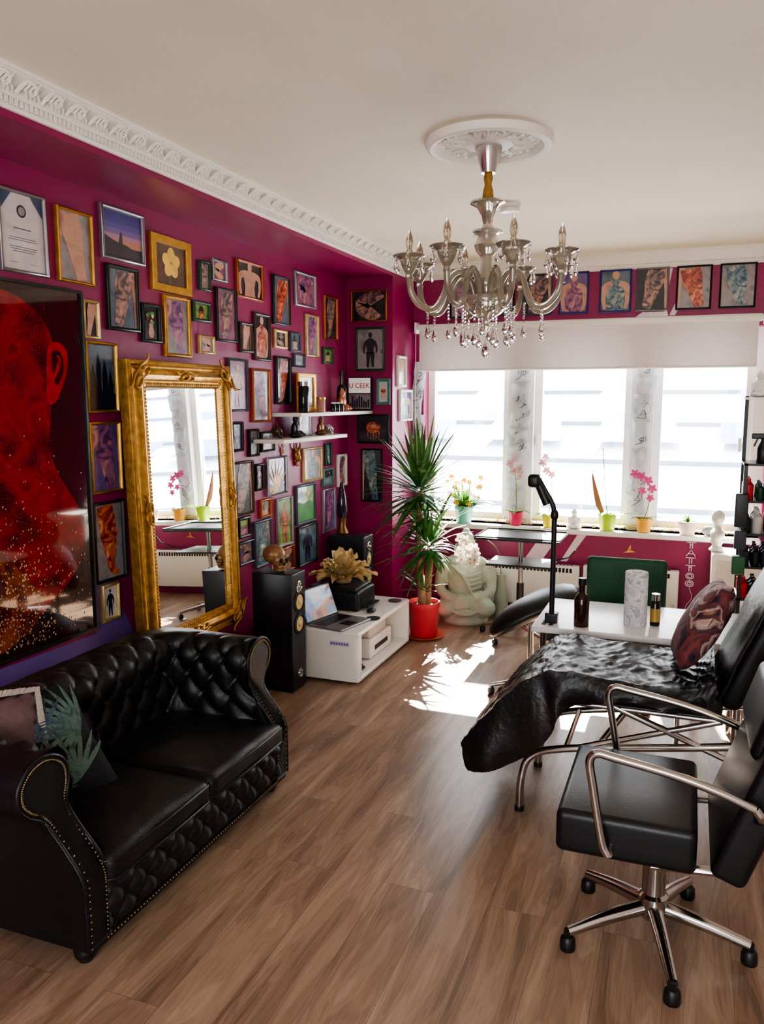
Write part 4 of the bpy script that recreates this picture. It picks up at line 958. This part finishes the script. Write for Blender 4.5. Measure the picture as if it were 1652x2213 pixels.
M_neon=mat('neon_tube_faint_glow',(225,190,205),rough=.3,em=.1)  # unlit tubes are given a faint added glow
b=MB(); y=YB-.02; xc=.035; zt=.655; s=.046
def stroke(pts): b.tube([(xc+px*s,y,zz+pz*s) for px,pz in pts],.0035,M_neon,6)
for k,ch in enumerate('TATTOO'):
    zz=zt-(k+1)*.058
    if ch=='T': stroke([(-.75,1),(.75,1)]); stroke([(-.18,1),(-.18,0)]); stroke([(.18,1),(.18,0)])
    elif ch=='A': stroke([(-.7,0),(0,1.05),(.7,0)]); stroke([(-.4,.4),(.4,.4)])
    else: stroke([(.6*cos(a*pi/8),.5+.5*sin(a*pi/8)) for a in range(17)]); stroke([(.32*cos(a*pi/8),.5+.26*sin(a*pi/8)) for a in range(17)])
b.tube(crv([(xc,y,.30),(xc+.02,y,.22),(xc-.02,y,.14),(xc+.03,y,.05)],6),.002,M_neon,5)
for z in(.62,.45,.33): b.box(xc-.004,xc+.004,y,YB,z,z+.008,M_neon)
b.finish('neon_tattoo_sign',(xc,y,.5))
# ------------------------------------------------------------------ work trolley
b=MB(); tx,ty=-1.10,5.66
b.rbox(-1.39,-.80,5.46,5.86,.728,.745,.006,M_black,inn=1); b.tube([(-1.39,5.46,.752),(-.80,5.46,.752),(-.80,5.86,.752),(-1.39,5.86,.752)],.006,M_black,6,True)
b.rbox(-1.32,-.86,5.50,5.82,.54,.556,.006,M_black,inn=1)
b.tube([(tx,ty,.10),(tx,ty,.73)],.017,M_chrome,12); b.tube([(tx,ty,.10),(tx,ty,.40)],.026,M_black,12)
for k in range(5):
    a=2*pi*k/5+.5; e=Vector((tx+.28*cos(a),ty+.28*sin(a),.06))
    b.tube([(tx,ty,.10),e],[.02,.013],M_chrome,8); b.lathe([(.0,0),(.018,.004),(.022,.02),(.018,.04),(0,.045)],M_black,(e.x,e.y,0),12); b.tube([e,(e.x,e.y,.03)],.006,M_black,6)
b.tube([(-.86,5.5,.60),(-.74,5.5,.64),(-.70,5.5,.69)],.006,M_black,6)
b.finish('two_tier_work_trolley',(tx,ty,0))
# ------------------------------------------------------------------ armrest pad stand
b=MB(); px,py=-.81,4.52
b.M=Matrix.Translation((px,py,.525))@Matrix.Rotation(radians(24),4,'Z')@Matrix.Rotation(radians(-24),4,'Y')
def pf(u,v):
    x=(u-.5)*2; a=v*2*pi; r=max(0,(1-abs(x)**2.8))**.5
    w=.19*(.55+.45*(x+1)/2)
    return (x*.29,cos(a)*r*w,sin(a)*r*.06-.05*x*x*(1 if x<0 else .2))
b.grid(24,24,pf,M_vinyl)
b.M=Matrix.Identity(4)
b.tube([(px,py,.09),(px,py,.49)],.018,M_chrome,12); b.box(px-.08,px+.08,py-.03,py+.03,.465,.48,M_black)
for k in range(5):
    a=2*pi*k/5+.9; e=Vector((px+.22*cos(a),py+.22*sin(a),.055))
    b.tube([(px,py,.10),e],[.018,.012],M_chrome,8); b.lathe([(.0,0),(.018,.004),(.022,.02),(.018,.04),(0,.045)],M_black,(e.x,e.y,0),12)
b.finish('armrest_pad_stand',(px,py,0),ang=60)
# ------------------------------------------------------------------ desk and things
b=MB(); dx0,dx1,dy0,dy1,dz=-.68,.30,3.80,4.40,.62
M_desk=mat('desk_white',(228,228,230),rough=.22,var=.02)
b.rbox(dx0,dx1,dy0,dy1,dz-.03,dz,.006,M_desk,inn=1)
for x in(dx0+.05,dx1-.05):
    for y in(dy0+.06,dy1-.06): b.tube([(x,y,0),(x,y,dz-.03)],.018,M_chrome,12)
b.box(dx0+.04,dx1-.04,dy0+.05,dy0+.07,dz-.08,dz-.03,M_chrome); b.box(dx0+.04,dx1-.04,dy1-.07,dy1-.05,dz-.08,dz-.03,M_chrome)
b.box(dx0+.04,dx0+.06,dy0+.05,dy1-.05,dz-.08,dz-.03,M_chrome)
for k in range(6): b.lathe([(0,.0005),(.012,.0005),(.012,.002),(0,.002)],M_dark,(dx0+.05+.035*(k%2),dy0+.05+.03*(k//2),dz),10)
b.finish('work_desk',(-.19,4.1,0))
b=MB(); b.lathe([(0,0),(.13,0),(.13,.012),(.03,.02),(.02,.03),(.02,.42),(.03,.43),(.15,.44),(.16,.46),(.15,.49),(0,.50)],M_black,(.08,4.62,0),28); b.finish('round_stool',(.08,4.62,0))
b=MB(); lx,ly=-.60,3.90
b.tube([(lx,ly,dz+.002),(lx,ly,1.15)],.013,M_black,10)
b.rbox(lx-.03,lx+.03,ly-.03,ly+.03,dz+.001,dz+.05,.006,M_black,inn=1)
b.tube(crv([(lx,ly,1.13),(lx-.01,ly,1.20),(lx-.05,ly,1.27),(lx-.09,ly,1.34)],5),.012,M_black,10)
b.rbox(lx-.13,lx-.07,ly-.035,ly+.02,1.28,1.345,.02,M_black,inn=1)
b.tube([(lx-.095,ly,1.33),(lx-.035,ly,1.20)],.022,M_black,10)
b.ell((lx,ly,1.15),(.02,.02,.03),M_black,n=10)
b.finish('desk_lamp',(lx,ly,dz))
bottle(-.455,3.88,dz+.001,.036,.235,M_amb,M_black,'amber_bottle',.42,.3)
M_roll=ramp_mat('towel_roll_print',[(226,228,230),(190,194,200),(232,232,232),(150,156,166),(230,230,230)],scale=14,rough=.8,coat=0)
b=MB(); b.lathe([(0,0),(.052,0),(.054,.004),(.054,.256),(.052,.26),(.022,.26),(.020,.24),(0,.24)],M_roll,(-.215,4.0,dz+.001),32); b.lathe([(.0205,.241),(.022,.262),(.018,.262)],mat('cardboard',(140,110,80)),(-.215,4.0,dz+.001),20); b.finish('paper_towel_roll',(-.215,4.0,dz))
b=MB(); x,y,z=-.125,4.02,dz+.001; r,h=.024,.155
b.lathe([(r*.95,0),(r,.004),(r,h*.7),(r*.8,h*.76),(r*.7,h*.8),(r*.7,h*.88)],M_bb,(x,y,z),16); b.lathe([(r*.85,h*.80),(r*.85,h),(0,h)],M_chrome,(x,y,z),14); b.lathe([(r+.0006,.02),(r+.0006,.085)],mat('gold_label',(180,150,80),rough=.4,metal=.4),(x,y,z),16)
b.finish('ink_bottle',(x,y,dz))
M_green=mat('green_upholstery',(20,74,52),rough=.55,var=.12)
def star(b,cx,cy,r,hub,feet,a0=0,rr=(.021,.013)):
    for k in range(5):
        a=a0+2*pi*k/5; e=Vector((cx+r*cos(a),cy+r*sin(a),feet+.01)); m=Vector((cx+r*.55*cos(a),cy+r*.55*sin(a),hub-.025))
        b.tube(crv([(cx,cy,hub),m,e],5),list(rr),M_chrome,12)
        b.tube([e+Vector((0,0,.005)),(e.x,e.y,.035)],.013,M_black,8)
        b.lathe([(0,0),(.023,0),(.025,.006),(.023,.036),(.016,.044),(0,.044)],M_black,(e.x,e.y,0),14)
b=MB(); gx,gy=-.32,4.70
b.rbox(gx-.225,gx+.225,gy+.12,gy+.17,.46,.785,.05,M_green,inn=3)
b.rbox(gx-.22,gx+.22,gy-.24,gy+.13,.40,.47,.03,M_green,inn=3,puff=.01)
b.tube([(gx,gy,.1),(gx,gy,.40)],.022,M_chrome,12); star(b,gx,gy-.02,.27,.10,.045,.3)
b.tube(crv([(gx,gy+.1,.39),(gx,gy+.20,.42),(gx,gy+.19,.6)],5),.014,M_chrome,8)
b.finish('green_swivel_chair',(gx,gy,0))
# ------------------------------------------------------------------ tattoo recliner
M_film=mat('black_plastic_sheet',(22,21,24),rough=.36,var=.3,scale=5,bump=.8,bscale=40,spec=.5,transl=.2,tcol=(124,104,86))
b=MB(); yc=3.42; hw=.25
b.rbox(-.50,.16,yc-hw,yc+hw,.50,.595,.03,M_vinyl,inn=3)
b.M=Matrix.Translation((-.50,yc,.585))@Matrix.Rotation(radians(-48),4,'Y')
b.rbox(-.46,.02,-hw+.02,hw-.02,-.085,.0,.03,M_vinyl,inn=3)
b.M=Matrix.Translation((.13,yc,.56))@Matrix.Rotation(radians(22),4,'Y')
b.rbox(.0,.09,-hw,hw,.0,.80,.04,M_vinyl,inn=6)
b.rbox(-.03,.03,-.13,.13,.66,.80,.03,M_vinyl,inn=3)
b.rbox(-.006,.005,-hw-.01,hw+.01,.02,.76,.004,M_film,inn=10,nr=1,fn=lambda p:p+Vector((.012*noise.noise((p.y*9,p.z*7,1)),0,0)))
b.M=Matrix.Identity(4)
sp=crv([(-.775,.20,0),(-.835,.225,0),(-.83,.29,0),(-.71,.44,0),(-.57,.585,0),(-.48,.628,0),(-.30,.620,0),(-.10,.614,0),(.05,.614,0),(.13,.66,0)],8)
def sheet(u,v):
    k=u*(len(sp)-1); i=min(int(k),len(sp)-2); f=k-i; p=sp[i].lerp(sp[i+1],f); tg=(sp[i+1]-sp[i]).normalized()
    c=(v-.5)*2; ww=(hw+.02)*(.80+.20*min(1,u*5))
    flat=.56
    n1=noise.noise((u*7,v*4,2.1)); n2=noise.noise((u*26,v*9,5.3)); ridge=abs(noise.noise((u*12+v*7,v*5-u*4,9.))); r2=abs(noise.noise((u*34-v*12,v*9,3.))); r3=abs(noise.noise((u*60+v*10,v*16,7.)))
    drop=.05+.19*exp(-((u-.40)/.19)**2)+.03*exp(-((u-.9)/.3)**2)+.02*noise.noise((u*6,c*2,4))
    nx,nz=-tg.y,tg.x
    off=.009*n1+.005*n2+.013*(.25-ridge)+.010*(.25-r2)+.005*(.25-r3)
    if abs(c)<=flat:
        y=yc+c/flat*ww; x=p.x+nx*off; z=p.y+nz*off
    else:
        d=(abs(c)-flat)/(1-flat); sg=1 if c>0 else -1
        y=yc+sg*(ww+.025*sin(d*pi*.5)+.02*n1*d*2+.010*sin(u*46+d*2)*d); z=p.y-drop*d+off*.5; x=p.x+nx*off*.3
        x+=.05*d*max(0,1-u*5)+.10*d*exp(-((u-.40)/.19)**2)
    return (x,y,max(z,.03))
b.grid(190,100,sheet,M_film)
for y in(yc-.22,yc+.22):
    b.tube(crv([(-.60,y-.02,.0),(-.595,y-.02,.14),(-.56,y,.235),(-.42,y,.29),(.0,y,.36),(.34,y,.42)],6),.016,M_chrome,10)
    b.lathe([(0,0),(.02,0),(.02,.02),(0,.02)],M_black,(-.60,y-.02,0),12)
    b.tube([(.42,y,.0),(.30,y,.30),(-.25,y,.50)],.014,M_chrome,10)
    b.tube([(-.38,y,.30),(.16,y,.49)],.013,M_chrome,10)
    b.tube([(-.2,y,.34),(-.42,y,.0)],.014,M_chrome,10); b.lathe([(0,0),(.02,0),(.02,.02),(0,.02)],M_black,(-.42,y,0),12); b.lathe([(0,0),(.02,0),(.02,.02),(0,.02)],M_black,(.42,y,0),12)
    b.tube([(-.45,y,.49),(.16,y,.49)],.012,M_chrome,8); b.tube([(.30,y,.42),(.36,y,.9)],.012,M_chrome,8)
    b.tube([(-.52,y,.49),(-.70,y,.30)],.012,M_chrome,8)
for x,z in((-.42,.29),(.34,.42),(0,.36),(-.3,.16)): b.tube([(x,yc-.22,z),(x,yc+.22,z)],.012,M_chrome,8)
b.finish('tattoo_recliner',(-.2,yc,0),ang=50,merge=False)
M_flor=ramp_mat('floral_fabric',[(22,18,28),(44,34,54),(120,54,50),(60,40,56),(190,160,150),(110,60,56),(30,26,40)],scale=7,rough=.8,dist=1.2,coat=0)
b=MB(); b.M=Matrix.Translation((.075,3.44,.805))@Matrix.Rotation(radians(-62),4,'Y')@Matrix.Rotation(radians(8),4,'Z')
pillow(b,.38,.40,.15,M_flor); b.finish('floral_pillow',(.085,3.44,.63))
# ------------------------------------------------------------------ salon chair
b=MB(); sx,sy=-.044,2.525
star(b,sx,sy,.285,.115,.05,radians(-4),(.026,.017))
b.lathe([(.036,.075),(.046,.09),(.046,.15),(.036,.16),(.036,.36),(.042,.37),(.042,.39),(0,.39)],M_chrome,(sx,sy,0),24)
b.box(-.2,.05,sy-.1,sy+.1,.365,.385,M_black)
b.rbox(-.32,.07,2.265,2.77,.38,.51,.022,M_vinyl,inn=3,puff=.006)
b.M=Matrix.Translation((.10,2.52,.39))@Matrix.Rotation(radians(19),4,'Y')
b.rbox(.0,.10,-.25,.25,.0,.44,.024,M_vinyl,inn=3)
b.M=Matrix.Translation((.215,2.52,.70))@Matrix.Rotation(radians(17),4,'Y')
b.rbox(-.03,.09,-.17,.25,.0,.19,.03,M_vinyl,inn=3)
b.M=Matrix.Identity(4)
for y in(2.235,2.80):
    b.tube(crv([(-.165,y,.415),(-.185,y,.46),(-.215,y,.62),(-.225,y,.69),(-.205,y,.715),(-.16,y,.71),(.0,y,.685),(.12,y,.655),(.205,y,.625)],6),.0125,M_chrome,12)
    s_=1 if y<2.5 else -1
    b.tube([(-.165,y,.42),(-.165,y+s_*.05,.42)],.012,M_chrome,8)
    b.tube(crv([(.205,y,.625),(.222,y+s_*.0,.60),(.215,y+s_*.03,.58)],4),.012,M_chrome,8)
b.tube([(-.05,2.3,.375),(.16,2.3,.395),(.17,2.3,.47)],.014,M_chrome,8); b.tube([(-.05,2.74,.375),(.16,2.74,.395),(.17,2.74,.47)],.014,M_chrome,8)
b.finish('salon_chair',(sx,sy,0))
# ------------------------------------------------------------------ right side
b=MB(); b.rbox(.17,.60,5.95,6.30,0,.64,.008,M_white,inn=1); b.box(.2,.57,5.945,5.951,.05,.3,M_in); b.box(.2,.57,5.945,5.951,.33,.6,M_in); b.finish('white_cabinet',(.4,6.1,0))
b=MB(); b.M=Matrix.Translation((.20,6.1,.641)); mm=mat('white_bust',(225,222,214),rough=.5)
b.lathe([(.05,0),(.055,.01),(.03,.04),(.05,.08)],mm,n=16); b.ell((0,0,.12),(.05,.08,.05),mm,n=14); b.tube([(0,0,.13),(0,0,.2)],.026,mm,8); b.ell((0,0,.24),(.045,.042,.06),mm,n=14); b.ell((0,-.045,.235),(.01,.015,.015),mm,n=6); b.M=Matrix.Identity(4); b.finish('white_bust',(.20,6.1,.64),remesh=.006)
b=MB(); rx0,rx1,ry0,ry1=.27,.66,4.75,5.05
for x in(rx0,rx1-.02):
    for y in(ry0,ry1-.02): b.box(x,x+.02,y,y+.02,0,1.36 if y<5 else 1.72,M_black)
zs=[.15,.62,.80,.98,1.16,1.36]
for z in zs: b.box(rx0,rx1,ry0,ry1,z-.012,z,M_black)
b.box(rx0-.02,rx1+.02,ry0-.02,ry1+.02,1.70,1.712,M_white)
cols=[(20,20,22),(30,32,36),(24,70,50),(180,30,50),(16,16,18),(40,46,60),(200,200,196),(26,26,30)]
for z in zs[1:-1]:
    x=rx0+.03
    while x<rx1-.03:
        r=random.uniform(.018,.028); h=random.uniform(.09,.14); cm=random.choice(cols); m=mat('bottle_%d_%d_%d'%cm,cm,rough=.3)
        for y in(ry0+.04,ry0+.12,ry0+.2):
            b.lathe([(r*.95,0),(r,.004),(r,h*.7),(r*.4,h*.82),(r*.4,h),(0,h)],m,(x,y,z),10)
        x+=2*r+.006
b.rbox(.235,.30,4.70,4.76,1.02,1.20,.006,M_black,inn=1); b.rbox(.24,.30,4.70,4.76,.90,1.0,.006,mat('slate_box',(50,56,64)),inn=1); b.rbox(.235,.30,4.70,4.76,.76,.86,.006,mat('green_box',(40,96,60)),inn=1)
b.finish('ink_supply_rack',(.46,4.9,0))
b=MB(); c=(.36,4.80,1.361); b.lathe([(.03,0),(.033,.005),(.033,.08),(.014,.12),(.014,.13)],M_black,c,16); b.rbox(c[0]-.06,c[0]+.03,c[1]-.012,c[1]+.012,c[2]+.13,c[2]+.16,.006,M_black,inn=1); b.tube([(c[0]-.03,c[1],c[2]+.13),(c[0]-.045,c[1],c[2]+.09)],.005,M_black,6); b.finish('spray_bottle',c)
figurine((.33,4.88,1.713),.13,mat('white_porcelain',(232,232,232)),'porcelain_figurine',radians(-90))
# ------------------------------------------------------------------ outside
M_roof=mat('white_roofing',(222,226,232),rough=.7,var=.05,scale=.5); M_slate=mat('roof_glass',(84,112,150),rough=.2); M_seam=mat('roof_seam',(120,128,140),rough=.6)
b=MB()
for i in range(7):
    y0=10+i*1.6; z0=-1.2+i*.62
    b.add([(-14,y0,z0),(14,y0,z0),(14,y0+1.6,z0+.55),(-14,y0+1.6,z0+.55)],[(0,1,2,3)],M_roof)
    b.box(-14,14,y0+1.56,y0+1.6,z0+.53,z0+.62,M_seam)
for i in range(8):
    x=-8+i*2.1; b.add([(x,15.2,.95),(x+1.5,15.2,.95),(x+1.4,16.1,1.3),(x+.1,16.1,1.3)],[(0,1,2,3)],M_slate)
for i in range(6):
    x=-7+i*2.6; b.add([(x,16.9,1.75),(x+1.2,16.9,1.75),(x+1.1,17.5,1.97),(x+.1,17.5,1.97)],[(0,1,2,3)],M_slate)
b.box(-14,14,9.9,10,-6,-1.2,M_roof)
b.finish('neighbouring_roof',(0,12,0),merge=False)
# ------------------------------------------------------------------ light
w=bpy.data.worlds.new('World'); bpy.context.scene.world=w; w.use_nodes=True
nt=w.node_tree; bg=nt.nodes['Background']
tc=nt.nodes.new('ShaderNodeTexCoord'); sx_=nt.nodes.new('ShaderNodeSeparateXYZ'); cr=nt.nodes.new('ShaderNodeValToRGB')
nt.links.new(tc.outputs['Generated'],sx_.inputs[0]); nt.links.new(sx_.outputs['Z'],cr.inputs[0])
cr.color_ramp.elements[0].color=(.97,.96,.94,1); cr.color_ramp.elements[1].color=(.76,.87,1,1); cr.color_ramp.elements[0].position=.0; cr.color_ramp.elements[1].position=.8
nt.links.new(cr.outputs[0],bg.inputs['Color']); bg.inputs['Strength'].default_value=8
S=bpy.data.lights.new('sun','SUN'); S.energy=75; S.angle=radians(.6); S.color=(1,.95,.86)
so=bpy.data.objects.new('sun',S); bpy.context.scene.collection.objects.link(so); so.location=(-3,14,9)
so.rotation_euler=Vector((.19,-1,-.858)).to_track_quat('-Z','Y').to_euler()
def portal(name,loc,rot,sx,sy):
    l=bpy.data.lights.new(name,'AREA'); l.shape='RECTANGLE'; l.size=sx; l.size_y=sy; l.cycles.is_portal=True
    o=bpy.data.objects.new(name,l); bpy.context.scene.collection.objects.link(o); o.location=loc; o.rotation_euler=rot
portal('sky_portal',((wx0+wx1)/2,YB+.24,(wz0+wz1)/2),(-pi/2,0,0),wx1-wx0,wz1-wz0)
portal('sky_portal',(-.15,YF-.19,1.55),(pi/2,0,0),2.3,1.5)  # portal at the added rear opening that brings in fill light
# ------------------------------------------------------------------ camera
cam=bpy.data.cameras.new('camera'); co=bpy.data.objects.new('camera',cam); bpy.context.scene.collection.objects.link(co)
co.location=(0,0,1.7); co.rotation_euler=(radians(90-7.9),0,radians(20.9))
cam.sensor_fit='VERTICAL'; cam.sensor_height=24; cam.lens=24*1750/2213; cam.clip_start=.05
bpy.context.scene.camera=co
vs_=bpy.context.scene.view_settings
vs_.view_transform='AgX'
try: vs_.look='AgX - Medium High Contrast'
except Exception: pass
vs_.exposure=0.55
